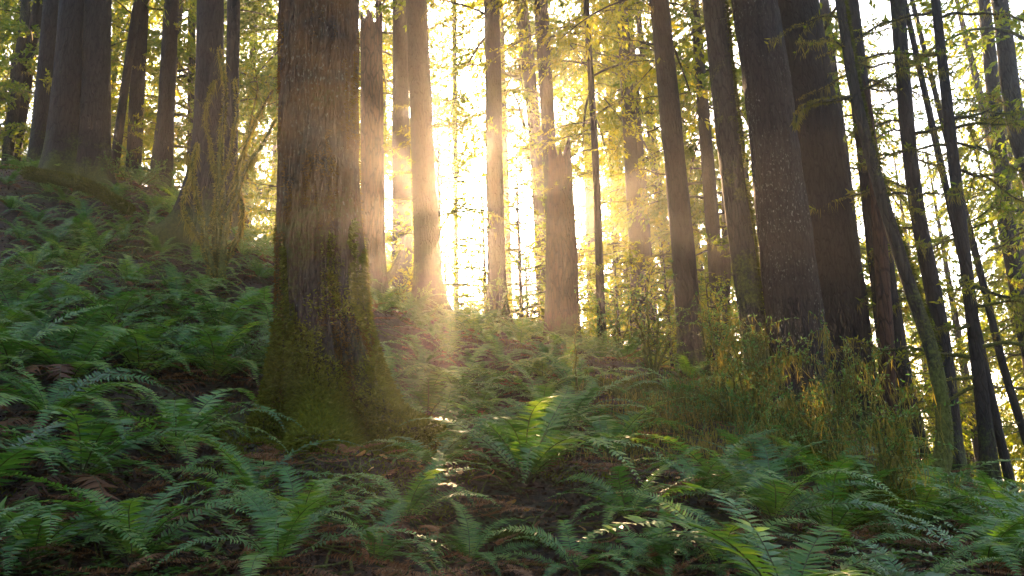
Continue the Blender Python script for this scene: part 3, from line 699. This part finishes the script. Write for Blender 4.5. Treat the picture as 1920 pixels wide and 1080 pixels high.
FRM = [f.mesh('frond', [M_FERN, M_STEM]) for f in FR]
DR = [frond(200 + i, b_, t_, True) for i, (b_, t_) in enumerate([(70, 25), (60, 12), (90, 40)])]
DRM = [f.mesh('withered_frond', [M_DEADF, M_STEM]) for f in DR]
def fern_layout(n, rg, ndead):
    o = []
    for q in range(n):
        az = q * 2.39996 + rg.normal(0, .25); k = rg.integers(0, len(FR)); o.append((0, int(k), az, rg.uniform(.72, 1.08), rg.normal(0, .12)))
    for q in range(ndead): o.append((1, int(rg.integers(0, 3)), rg.uniform(0, 6.28), rg.uniform(.6, .95), 0))
    return o
def slope_tilt(x, y, k=.5):
    d = .3; nx_ = -(gz(x + d, y) - gz(x - d, y)) / (2 * d); ny_ = -(gz(x, y + d) - gz(x, y - d)) / (2 * d)
    n = Vector((nx_ * k, ny_ * k, 1)).normalized(); return Vector((0, 0, 1)).rotation_difference(n).to_matrix()
def make_fern(x, y, size, label, group, n, ndead, rg, loc_z=None):
    z = gz(x, y) - .02 if loc_z is None else loc_z
    e = empty('sword_fern', (x, y, z), label, 'fern', group)
    e.rotation_euler = (slope_tilt(x, y) @ Matrix.Rotation(rg.uniform(0, 6.28), 3, 'Z')).to_euler()
    for (dead, k, az, sc, rl) in fern_layout(n, rg, ndead):
        f = obj('withered_frond' if dead else 'frond', (DRM if dead else FRM)[k], e)
        f.rotation_euler = (rl, 0, az); s = size * sc * 1.45; f.scale = (s, s * rg.uniform(.9, 1.15), s)
        if dead: f['label'] = 'brown withered frond'
    return e
# whole-fern meshes for the far slope
def merged_fern(seed, n, nd):
    rg = np.random.default_rng(seed); mb = MB()
    for (dead, k, az, sc, rl) in fern_layout(n, rg, nd):
        f = (DR if dead else FR)[k]; V = np.concatenate(f.V); Rm = np.array((Matrix.Rotation(az, 3, 'Z') @ Matrix.Rotation(rl, 3, 'X'))); off = 0
        for Vv, Qq, Mm in zip(f.V, f.Q, f.M):
            mb.add(Vv @ Rm.T * sc, Qq - off, 0); mb.M[-1] = Mm + (2 if dead else 0); off += len(Vv)
    return mb.mesh('sword_fern', [M_FERN, M_STEM, M_DEADF, M_STEM])
FARF = [merged_fern(300 + i, 12, 2) for i in range(5)]
hero_ferns = [  # px, py of the root, size m, n, dead, label
 (985, 905, .80, 17, 3, 'tall upright sword fern with raised fronds in the middle foreground'),
 (800, 790, .85, 13, 3, 'sword fern with backlit pale fronds just right of the mossy foot of the biggest trunk'),
 (1010, 765, .70, 13, 2, 'backlit sword fern midway up the slope under the broken pointed stump'),
 (560, 1000, .50, 13, 3, 'broad sword fern with long arching frond below the biggest foreground trunk'),
 (760, 985, .50, 12, 1, 'pale bluish sword fern in the bottom foreground left of the upright fern'),
 (150, 900, .82, 14, 3, 'dark sword fern with overlapping drooping fronds at the lower left'),
 (330, 860, .80, 12, 3, 'sword fern with two bronze fronds left of the biggest trunk'),
 (400, 720, .80, 14, 2, 'sword fern with pale lit arching fronds touching the left side of the biggest trunk'),
 (130, 730, .85, 14, 2, 'upright bright sword fern midway down the left slope'),
 (270, 680, .80, 14, 2, 'feathery sword fern between the left edge and the biggest trunk'),
 (20, 700, .85, 12, 1, 'blue green sword fern cut by the left edge, halfway up'),
 (250, 1065, .55, 13, 2, 'dim sword fern at the very bottom left of the biggest trunk'),
 (60, 1060, .6, 12, 1, 'nearly black sword fern in the bottom left corner'),
 (520, 1075, .5, 10, 3, 'sword fern with a silver frond on the bottom edge'),
 (1450, 985, .62, 13, 2, 'sword fern with fanned fronds at the foot of the dark bank'),
 (1560, 1010, .66, 12, 1, 'sword fern with long fronds reaching left of the mossy stump'),
 (1310, 935, .55, 12, 2, 'sword fern under the overhanging dark bank'),
 (1180, 985, .5, 12, 2, 'low bluish sword fern right of the tall upright fern'),
 (1080, 1075, .42, 10, 2, 'small sword fern on the bottom edge right of centre'),
 (1350, 1070, .5, 12, 1, 'sword fern on the bottom edge below the dark bank'),
 (1230, 1075, .42, 11, 1, 'small crowded sword fern between the two on the bottom edge'),
 (880, 1060, .42, 11, 2, 'flat sword fern on the bottom edge below the pale bluish fern'),
 (1850, 1075, .6, 12, 0, 'sword fern in the bottom right corner'),
 (1120, 640, .8, 9, 0, 'backlit bright upright sword fern on the crest right of the pointed stump'),
 (700, 1060, .45, 10, 1, 'shaded sword fern on the bottom edge right of the silver frond'),
]
used = []
rg = np.random.default_rng(42)
for (px, py, sz, n, nd, lab) in hero_ferns:
    p = hit(px, py)
    if p is None: p = at(px, py, 14); p[2] = gz(p[0], p[1])
    make_fern(p[0], p[1], sz, lab, None, n, nd, rg); used.append((p[0], p[1], .45))
heroT = at(620, 850, 6.9)
lms = [(620, 700, 'the biggest foreground trunk'), (372, 460, 'the dark trunk with a spreading root'), (147, 315, 'the fused pair of trunks'),
       (805, 600, 'the trunk beside the sun gap'), (1056, 640, 'the broken pointed stump'), (1302, 735, 'the lone hazy trunk'),
       (985, 905, 'the tall upright foreground fern'), (130, 730, 'the upright bright fern'), (1450, 985, 'the fanned bank fern'),
       (1705, 900, 'the widening dark trunk'), (300, 900, 'the fern with two bronze fronds'), (1400, 720, 'the mossy-edged trunk')]
cand = []
for px, py in [(20, 395), (70, 425), (125, 385), (40, 455), (165, 440), (222, 405), (90, 365), (185, 480), (15, 350), (140, 510), (60, 510), (235, 455), (280, 420), (300, 480), (100, 470), (330, 440)]:
    p = hit(px, py)
    if p is not None and all((p[0] - a) ** 2 + (p[1] - b) ** 2 > .3 ** 2 for a, b, c in used): used.append((p[0], p[1], .38)); cand.append((p[0], p[1], p[2], px, py))
for q in range(12000):
    Y = rg.uniform(3.6, 17.5); px = rg.uniform(-60, 1980); x = (px - 960) / FPX * Y
    if any((x - a) ** 2 + (Y - b) ** 2 < max(c, .60 if Y < 6.8 else .45) ** 2 for a, b, c in used): continue
    if (x - heroT[0]) ** 2 + (Y - heroT[1]) ** 2 < .8 ** 2 or ((x - heroT[0] - .1) / .8) ** 2 + ((Y - heroT[1] + .7) / 1.15) ** 2 < 1: continue
    z = gz(x, Y); sx, sy = proj((x, Y, z))
    if sy > 1180: continue
    if abs(sx - 700) < 110 and 800 < sy < 930: continue            # bare patch at the foot of the big trunk
    if 1080 < sx < 1680 and 680 < sy < 935 and rg.random() < .96: continue   # the dark bank
    if 460 < sx < 760 and Y > 8 and rg.random() < .4: continue
    tt_ = np.linspace(.15, .97, 40)[:, None]; ln = CAM + (np.array([x, Y, z + .45]) - CAM) * tt_
    if (ground(ln[:, 0], ln[:, 1]) > ln[:, 2]).any() or sx < -90 or sx > 2000: continue
    used.append((x, Y, .38)); cand.append((x, Y, z, sx, sy))
    if len(cand) >= 274: break
info = []
for (x, Y, z, sx, sy) in cand:
    k = min(range(len(lms)), key=lambda i: (lms[i][0] - sx) ** 2 + (lms[i][1] - sy) ** 2)
    dx, dy = sx - lms[k][0], sy - lms[k][1]
    dr = ('to the right of' if dx > 0 else 'to the left of') if abs(dx) > abs(dy) else ('below' if dy > 0 else 'up behind')
    info.append([x, Y, sx, sy, k, dr, math.hypot(dx, dy)])
info.sort(key=lambda r: r[1])
ordn = ['closest', 'second closest', 'third closest', 'fourth closest', 'fifth closest', 'sixth closest', 'seventh closest', 'eighth closest', 'ninth closest', 'tenth closest']
near = [r for r in info if r[1] < 9.0]; farl = [r for r in info if r[1] >= 9.0]
cnt = {}
for r in sorted(near, key=lambda r: r[6]):
    key = (r[4], r[5]); c = cnt.get(key, 0); cnt[key] = c + 1
    lab = f'green sword fern, {ordn[min(c, 9)]} {r[5]} {lms[r[4]][2]}' if c < 9 else f'green sword fern farther out {r[5]} {lms[r[4]][2]}'
    make_fern(r[0], r[1], rg.uniform(.42, .85) if r[1] < 6 else rg.uniform(.5, 1.0), lab, 'sword ferns on the near slope', int(rg.integers(8, 15)), int(rg.integers(0, 7)), rg)
for r in farl:
    f = obj('sword_fern', FARF[int(rg.integers(0, 5))]); f.location = (r[0], r[1], gz(r[0], r[1]) - .02); s = rg.uniform(.6, .9); f.scale = (s, s, s)
    f.rotation_euler = (slope_tilt(r[0], r[1]) @ Matrix.Rotation(rg.uniform(0, 6.28), 3, 'Z')).to_euler()
    tag(f, f'small upper slope sword fern {r[5]} {lms[r[4]][2]}', 'fern', 'sword ferns on the upper slope')

# ------------------------------------------------------------------ floor litter, moss, twigs
def scatter(n, mask=None, rgs=1, ymax=17):
    rg = np.random.default_rng(rgs); Y = 3.3 + (ymax - 3.3) * rg.uniform(0, 1, n) ** 1.35; px = rg.uniform(-80, 2000, n); x = (px - 960) / FPX * Y
    if mask is not None:
        m = mask(x, Y); x = x[m]; Y = Y[m]
    return np.stack([x, Y, ground(x, Y)], 1), rg
P, rg2 = scatter(90000, None, 3)
D = rg2.normal(0, 1, P.shape); D[:, 2] = rg2.uniform(-.05, .55, len(P))
mb = MB().add(*cards(P + [0, 0, .008], D, rg2.uniform(.02, .075, len(P)), rg2.uniform(.008, .03, len(P)), rg2.normal(0, .5, P.shape) + [0, 0, 1]))
tag(obj('leaf_litter', mb.mesh('leaf_litter', M_LITTER)), 'brown needles and rotting leaf scraps covering the forest floor', 'litter', kind='stuff')
P, rg2 = scatter(110000, lambda x, y: fbm(x * .8, y * .8, 0 * x + 3, 3) > .22, 4)
D = rg2.normal(0, .5, P.shape); D[:, 2] = rg2.uniform(.3, 1, len(P))
mb = MB().add(*cards(P, D, rg2.uniform(.015, .05, len(P)), .010))
n_ = 26000; a_ = rg2.uniform(0, 2 * np.pi, n_); q_ = rg2.uniform(0, 1, n_) ** .7; X_ = at(620, 850, 6.9)[0] + .05 + np.cos(a_) * q_ * .85; Y_ = 6.45 + np.sin(a_) * q_ * .75
k_ = fbm(X_ * 3, Y_ * 3, 0 * X_, 2) + .35 > q_ * .7; X_ = X_[k_]; Y_ = Y_[k_]
P_ = np.stack([X_, Y_, ground(X_, Y_)], 1); D_ = rg2.normal(0, .6, P_.shape); D_[:, 2] = rg2.uniform(.2, 1, len(P_)); mb.add(*cards(P_, D_, rg2.uniform(.03, .075, len(P_)), .014))
tag(obj('moss_carpet', mb.mesh('moss_carpet', M_MOSS)), 'yellow green moss carpeting patches of the forest floor', 'moss', kind='stuff')
# dead fronds lying on the slope
P, rg2 = scatter(2600, None, 5); mb = MB()
for p in P:
    f = DR[int(rg2.integers(0, 3))]; V0 = np.concatenate(f.V); off = 0
    Rm = np.array(Matrix.Rotation(rg2.uniform(0, 6.28), 3, 'Z') @ Matrix.Rotation(rg2.uniform(-.2, .6), 3, 'Y') @ Matrix.Rotation(rg2.uniform(0, 6.28), 3, 'X').to_3x3()); s = rg2.uniform(.3, .65)
    for Vv, Qq in zip(f.V, f.Q):
        VV = Vv @ Rm.T * s; VV[:, 2] *= .45; mb.add(VV + p + [0, 0, .03], Qq - off); off += len(Vv)
tag(obj('bracken_litter', mb.mesh('bracken_litter', M_DEADF)), 'matted rust brown dead fern fronds lying between the living ferns', 'dead fronds', kind='stuff')
# moss curtains and rootlets hanging down the steep face of the dark bank
pts_ = []; rg2 = np.random.default_rng(91)
for q in range(520):
    p = hit(rg2.uniform(1090, 1640), rg2.uniform(715, 880))
    if p is not None and p[1] < 12: pts_.append(p)
C_ = np.array(pts_); ci = rg2.integers(0, len(C_), 4200); P_ = C_[ci] + rg2.normal(0, 1, (4200, 3)) * [.10, .06, .03] + [0, -.03, .10]
mb = MB().add(*strands(P_, rg2.uniform(.03, .26, 4200) * rg2.uniform(.2, 1, len(C_))[ci], .006))
D_ = rg2.normal(0, .5, (4200, 3)); mb.add(*cards(C_[rg2.integers(0, len(C_) // 3, 3500)] + rg2.normal(0, .08, (3500, 3)) * [1, 1, .2], D_[:3500] + [0, 0, .4], .04, .010))
tag(obj('bank_moss', mb.mesh('bank_moss', M_BEARD)), 'stringy moss hanging over the dark steep bank under the draped bushes', 'moss', kind='stuff')
# small leafy ground herbs
P, rg2 = scatter(7000, lambda x, y: fbm(x * .7 + 9, y * .7, 0 * x, 2) > .35, 6, 12); mb = MB()
for q in range(4):
    a = rg2.uniform(0, 6.28, len(P)); D = np.stack([np.cos(a), np.sin(a), rg2.uniform(.0, .5, len(P))], 1)
    mb.add(*cards(P + [0, 0, .05], D, rg2.uniform(.02, .045, len(P)), .028, np.array([[0, 0, 1.]]) + 0 * P, .55))
tag(obj('ground_herbs', mb.mesh('ground_herbs', M_HERB)), 'tiny bright green clover-like leaves dotted over the floor', 'herbs', kind='stuff')
# bare fallen twigs
P, rg2 = scatter(1000, None, 8, 13); mb = MB()
for p in P:
    a = rg2.uniform(0, 6.28); L = rg2.uniform(.15, .7); t = np.linspace(0, 1, 6)[:, None]; d = np.array([math.cos(a), math.sin(a), 0])
    X = p + d * L * t; X[:, 2] = ground(X[:, 0], X[:, 1]) + .015 + rg2.uniform(0, .06) * t[:, 0]; X += rg2.normal(0, .01, X.shape); mb.add(*tube(X, .003 + .005 * (1 - t[:, 0]), 4))
tag(obj('twig_litter', mb.mesh('twig_litter', M_TWIG, True)), 'thin broken twigs strewn across the forest floor', 'twigs', kind='stuff')
# yellow leaves near the big root
leafm = []
for q in range(3):
    a = np.linspace(0, 2 * np.pi, 12, endpoint=False); r = .032 * (1 + .18 * np.cos(3 * a + q)); V = np.stack([r * np.cos(a) * 1.15, r * np.sin(a), .006 * np.cos(2 * a)], 1)
    mbl = MB(); V = np.concatenate([V, V * .15]); k_ = np.arange(12); mbl.add(V, np.stack([k_, (k_ + 1) % 12, (k_ + 1) % 12 + 12, k_ + 12], 1))
    mbl.add(V[12:], [[0, 3, 6, 9]]); leafm.append(mbl.mesh('fallen_leaf', M_YLEAF))
rg2 = np.random.default_rng(12)
for q in range(34):
    px, py = (rg2.normal(790, 60), rg2.normal(858, 24)) if q < 22 else (rg2.uniform(700, 1300), rg2.uniform(880, 1060))
    p = hit(px, py)
    if p is None: continue
    o = obj('fallen_leaf', leafm[q % 3]); o.location = (p[0], p[1], p[2] + .025); o.rotation_euler = (rg2.normal(.35, .3), rg2.normal(0, .3), rg2.uniform(0, 6)); s = rg2.uniform(.55, 1.1); o.scale = (s, s, s)
    tag(o, 'tan fallen leaf near the mossy foot of the biggest trunk' if q < 22 else 'tan fallen leaf among the foreground ferns', 'leaf', 'tan leaves fallen near the big trunk' if q < 22 else 'tan leaves fallen among the ferns')

# ------------------------------------------------------------------ logs, stumps, mossy mounds
def log(name, label, cat, pts, r, mat, mossn=9000, k=24, msize=.045):
    P = np.array([at(*p) for p in pts]); base = P[0].copy(); e = empty(name, base, label, cat)
    PP = resample(P - base, 60); rr = np.interp(np.linspace(0, 1, 60), np.linspace(0, 1, len(r)), r)
    V, Q = tube(PP, rr, k, lambda Pc, a, R: fbm(np.cos(a)[None] * 2, np.sin(a)[None] * 2, Pc[:, :1] * 2, 3) * R * .22 - R * 0)
    mb = MB().add(V, Q)
    for end in (0, -1):      # close the ends
        ring = V.reshape(60, k, 3)[end]; c = ring.mean(0); kk = np.arange(k)
        mb.add(np.concatenate([ring, ring * .1 + c * .9]), np.stack([kk, (kk + 1) % k, (kk + 1) % k + k, kk + k], 1))
    obj('log', mb.mesh('log', mat, True), e)
    n = mossn; t = RNG.uniform(0, 1, n); s = np.linspace(0, 1, 60); X = np.stack([np.interp(t, s, PP[:, q]) for q in range(3)], 1); R = np.interp(t, s, rr)
    D = norm(RNG.normal(size=(n, 3)) + [0, 0, .7]); obj('moss', MB().add(*cards(X + D * R[:, None] * .98, D + RNG.normal(0, .5, D.shape), msize * RNG.uniform(.4, 1.2, n), msize * .25)).mesh('moss', M_MOSS), e)
    return e
log('fallen_log', 'fallen log under bright moss on the upper left slope', 'log', [(50, 325, 12.2), (150, 345, 11.8), (245, 395, 11.2)], [.09, .09, .06], M_BARK_MOSSY, 9000, msize=.06)
log('mossy_branch', 'thick moss-furred branch slanting down to the mossy stump', 'branch', [(1500, 835, 7.6), (1560, 890, 7.0), (1618, 950, 6.4)], [.045, .05, .06], M_BARK_MOSSY, 5000, msize=.05)
log('rotten_stump', 'dark rotten stump hung with moss near the bottom right', 'stump', [(1660, 1090, 5.6), (1655, 1010, 5.7), (1650, 955, 5.8)], [.28, .24, .17], M_BARK_MOSSY, 7000)
log('fallen_branch', 'dark leaning dead branch silhouetted left of the sun', 'branch', [(700, 545, 14.5), (735, 510, 14.4), (752, 470, 14.2)], [.09, .06, .03], M_BARK, 500)
for lab, pts, r_ in [
 ('bare rotten branch lying left of the mossy foot of the biggest trunk', [(395, 800, 5.9), (440, 840, 5.7), (480, 880, 5.5)], .03),
 ('pale broken stick pointing down among the ferns at the bottom edge', [(560, 1005, 4.4), (600, 1040, 4.2), (640, 1075, 4.05)], .035),
 ('dark stick leaning in the ferns below the upright fern', [(900, 1010, 4.5), (960, 1000, 4.5), (1040, 1020, 4.4)], .02),
 ('rotten branch half buried in the middle of the left slope', [(180, 560, 8.6), (260, 585, 8.4), (330, 600, 8.2)], .05),
 ('fallen branch lying under the lone hazy trunk', [(1180, 760, 9.0), (1260, 790, 8.7), (1330, 800, 8.5)], .05),
 ('short broken branch among ferns right of the biggest trunk', [(800, 700, 9.3), (860, 712, 9.2), (900, 728, 9.0)], .04)]:
    log('dead_branch', lab, 'branch', pts, [r_, r_ * .9, r_ * .5], M_TWIG, 900, 10, msize=.03)
# root bank: tangled mound of soil, moss and roots under the two giants
log('root_log', 'long rotten log buried in the dark bank under the giants', 'log', [(1090, 735, 9.2), (1250, 765, 9.0), (1420, 800, 8.6), (1560, 850, 8.2)], [.17, .24, .28, .2], M_BARK_MOSSY, 16000)

# ------------------------------------------------------------------ moss-draped bushes
def draped_bush(label, foot, tips, Yf, Yt, mossy=1.0, r0=.02, green=.4, lit=(.05, .3), name='mossy_shrub', sub=16, mat=None):
    mossy *= .17; lit = (lit[0] * .7, lit[1] * .8)
    base = at(foot[0], foot[1], Yf); base[2] = gz(base[0], base[1]) - .03
    e = empty(name, base, label, 'shrub')
    for (tx, ty) in tips:
        tip = at(tx, ty, Yt + RNG.uniform(-.35, .35)) - base; n = 14; t = np.linspace(0, 1, n)[:, None]
        arch = np.array([0, 0, 1.]) * np.sin(t * math.pi * .9) * np.linalg.norm(tip) * RNG.uniform(.0, .16)
        P = tip * t + arch; P = P + (np.stack([fbm(t[:, 0] * 4 + tx, ty + 0 * t[:, 0], c * 9. + 0 * t[:, 0]) for c in range(3)], 1)) * .07 * t * np.linalg.norm(tip)
        rr = r0 * (1 - .8 * t[:, 0]); wood = MB().add(*tube(P, rr, 6)); mo = MB().add(*beard(P, 150 * mossy, lit[0], lit[1] * .6)).add(*fuzz(P, rr, 420 * mossy, .035)); lf = MB()
        for q in range(sub):
            i0 = RNG.integers(4, n); dd = norm(norm(tip[None])[0] * .5 + RNG.normal(0, .6, 3) + [0, 0, .1]); L2 = RNG.uniform(.12, .5); tt = np.linspace(0, 1, 6)[:, None]
            T = P[i0] + dd * tt * L2 - np.array([0, 0, 1.]) * tt ** 2 * L2 * .3 + RNG.normal(0, .012, (6, 3)) * tt
            wood.add(*tube(T, max(rr[i0] * .45, .0022) * (1 - .6 * tt[:, 0]), 4)); mo.add(*beard(T, 130 * mossy, lit[0], lit[1]))
            nn = int(90 * L2 * green) + 1; u = RNG.uniform(0, 1, nn); X = np.stack([np.interp(u, tt[:, 0], T[:, c]) for c in range(3)], 1); lf.add(*cards(X, dd + RNG.normal(0, .7, (nn, 3)), RNG.uniform(.02, .045, nn), .015))
        s = obj('stem', wood.mesh('stem', M_TWIG, True), e)
        obj('hanging_moss', mo.mesh('hanging_moss', mat or M_BEARD), s)
        if green > 0: obj('leaves', lf.mesh('leaves', M_HERB), s)
    return e
draped_bush('sunlit bush glittering with hanging moss before the mossy-edged trunk', (1400, 800), [(1340, 640), (1380, 610), (1425, 630), (1470, 650), (1350, 700), (1440, 690), (1400, 660), (1505, 655), (1310, 720)], 8.4, 8.3, 2.0, .018, .5)
draped_bush('bright thin twigged bush with hanging moss before the two giants', (1560, 860), [(1540, 590), (1610, 650), (1500, 690), (1590, 690), (1525, 740), (1640, 680), (1470, 720), (1575, 740)], 7.6, 7.6, 1.8, .016, .3)
draped_bush('dark bush with long moss curtains on the bank, left of the glittering bush', (1290, 830), [(1230, 740), (1280, 730), (1330, 760), (1200, 770), (1260, 790), (1350, 790)], 8.4, 8.0, 1.3, .016, .6, (.08, .36))
draped_bush('wide bush with long moss curtains below the glittering bush', (1450, 880), [(1390, 770), (1440, 790), (1490, 780), (1370, 830), (1530, 820), (1420, 750), (1480, 740)], 7.4, 7.2, 1.3, .016, .6, (.08, .4))
draped_bush('tall bush of moss-wrapped stems above the rotten stump', (1650, 960), [(1640, 700), (1690, 790), (1600, 800), (1735, 740), (1560, 850), (1715, 860), (1660, 760)], 6.1, 6.2, 1.4, .02, .35, (.08, .4))
draped_bush('low moss-hung bush at the lower right behind the corner fern', (1740, 1010), [(1700, 880), (1760, 900), (1800, 930), (1730, 940), (1850, 940), (1680, 930)], 6.6, 6.6, 1.1, .014, .5, (.05, .3))
draped_bush('small mossy sapling left of the lone hazy trunk', (1224, 725), [(1218, 520), (1250, 560), (1190, 560), (1205, 600), (1265, 610)], 9.6, 9.6, .5, .022, .5, (.04, .16))
draped_bush('thin mossy sapling between the lone hazy trunk and the mossy-edged trunk', (1352, 760), [(1358, 560), (1385, 600), (1330, 600), (1362, 640), (1310, 560)], 9.4, 9.3, .7, .02, .4, (.05, .2))
draped_bush('slender moss-wrapped sticks right of the backlit crest fern', (1085, 800), [(1072, 600), (1100, 700)], 8.3, 8.3, 1.0, .012, .2, (.04, .2), sub=5)
draped_bush('thin bare sticks rising among the crest brush left of the pointed stump', (930, 650), [(900, 540), (960, 545), (860, 560), (985, 560), (930, 530), (880, 590)], 13.5, 13.5, .3, .012, .5, (.03, .1))
draped_bush('brushy thicket below the sun gap right of the snag', (760, 610), [(720, 560), (745, 545), (800, 560), (840, 575), (780, 570)], 13.8, 13.8, .3, .014, .9, (.03, .1))
draped_bush('leafy brush on the crest between pointed stump and very thin trunk', (1160, 660), [(1110, 560), (1150, 540), (1190, 560), (1210, 590), (1140, 590), (1100, 600)], 12.5, 12.5, .4, .014, .9, (.03, .12))
draped_bush('low leafy sprays on the left ridge under the fused trunks', (250, 350), [(200, 300), (240, 290), (290, 320), (320, 330), (180, 330)], 13.6, 13.4, .3, .014, .9, (.03, .1))
# the many-stemmed mossy shrub on the left
base = at(405, 505, 9.8); base[2] = gz(base[0], base[1]) - .05
vm = empty('mossy_shrub', base, 'many-stemmed shrub wrapped in moss left of the biggest trunk', 'shrub')
for pts, r in [
  ([(402,510),(388,450),(372,380),(362,330),(366,270)], .030), ([(405,510),(398,440),(412,360),(430,290),(445,210),(440,150)], .028),
  ([(410,510),(412,430),(408,340),(415,220),(418,150),(410,90)], .034), ([(412,510),(425,430),(445,360),(470,300),(500,255),(520,222)], .040),
  ([(415,512),(440,450),(450,380),(440,330),(470,250),(500,190),(512,175)], .026), ([(400,510),(380,450),(350,400),(352,330),(345,290)], .022),
  ([(412,400),(440,330),(468,240),(480,150),(476,120)], .012), ([(430,300),(462,262),(478,215),(520,190)], .010),([(398,430),(405,330),(392,260),(388,200),(402,150)], .016)]:
    P = resample([at(x, y, 9.8 + .1 * math.sin(x)) - base for x, y in pts], 40); P = P + .03 * np.stack([fbm(np.linspace(0, 6, 40) + r * 900, 0., c * 5.) for c in range(3)], 1)
    P[:, 2] -= np.linspace(.08, 0, 40)
    r *= 1.3; rr = np.linspace(r, r * .35, 40); w = MB().add(*tube(P, rr, 8)); mo = MB().add(*fuzz(P, rr, 380 if r > .018 else 90, .045)).add(*beard(P[8:], 210 if r > .018 else 50, .04, .26, .009))
    for q in range(4):
        i0 = RNG.integers(12, 40); dd = norm(RNG.normal(0, .5, 3) + [0, 0, .7]); L2 = RNG.uniform(.2, .5); tt = np.linspace(0, 1, 7)[:, None]
        T = P[i0] + dd * tt * L2 + RNG.normal(0, .02, (7, 3)) * tt; w.add(*tube(T, .005 * (1.1 - tt[:, 0]), 4)); mo.add(*beard(T, 30, .03, .1))
    s = obj('stem', w.mesh('stem', M_TWIG, True), vm); obj('hanging_moss', mo.mesh('hanging_moss', M_BEARD), s)

# ------------------------------------------------------------------ haze
hz = MB()
x0, x1, y0, y1, z0, z1 = -430, 430, -430, 430, -40, 60
V = [(x0,y0,z0),(x1,y0,z0),(x1,y1,z0),(x0,y1,z0),(x0,y0,z1),(x1,y0,z1),(x1,y1,z1),(x0,y1,z1)]
hz.add(V, [(3,2,1,0),(4,5,6,7),(0,1,5,4),(1,2,6,5),(2,3,7,6),(3,0,4,7)])
m, nt, out = newmat('haze'); pv = N(nt, 'ShaderNodeVolumePrincipled'); pv.inputs['Color'].default_value = (.96, .92, .86, 1)
pv.inputs['Density'].default_value = .0017; pv.inputs['Anisotropy'].default_value = .84
nt.links.new(pv.outputs[0], out.inputs['Volume']); 
tag(obj('haze', hz.mesh('haze', m)), 'morning haze glowing in the sun between the trunks', 'haze', kind='stuff')
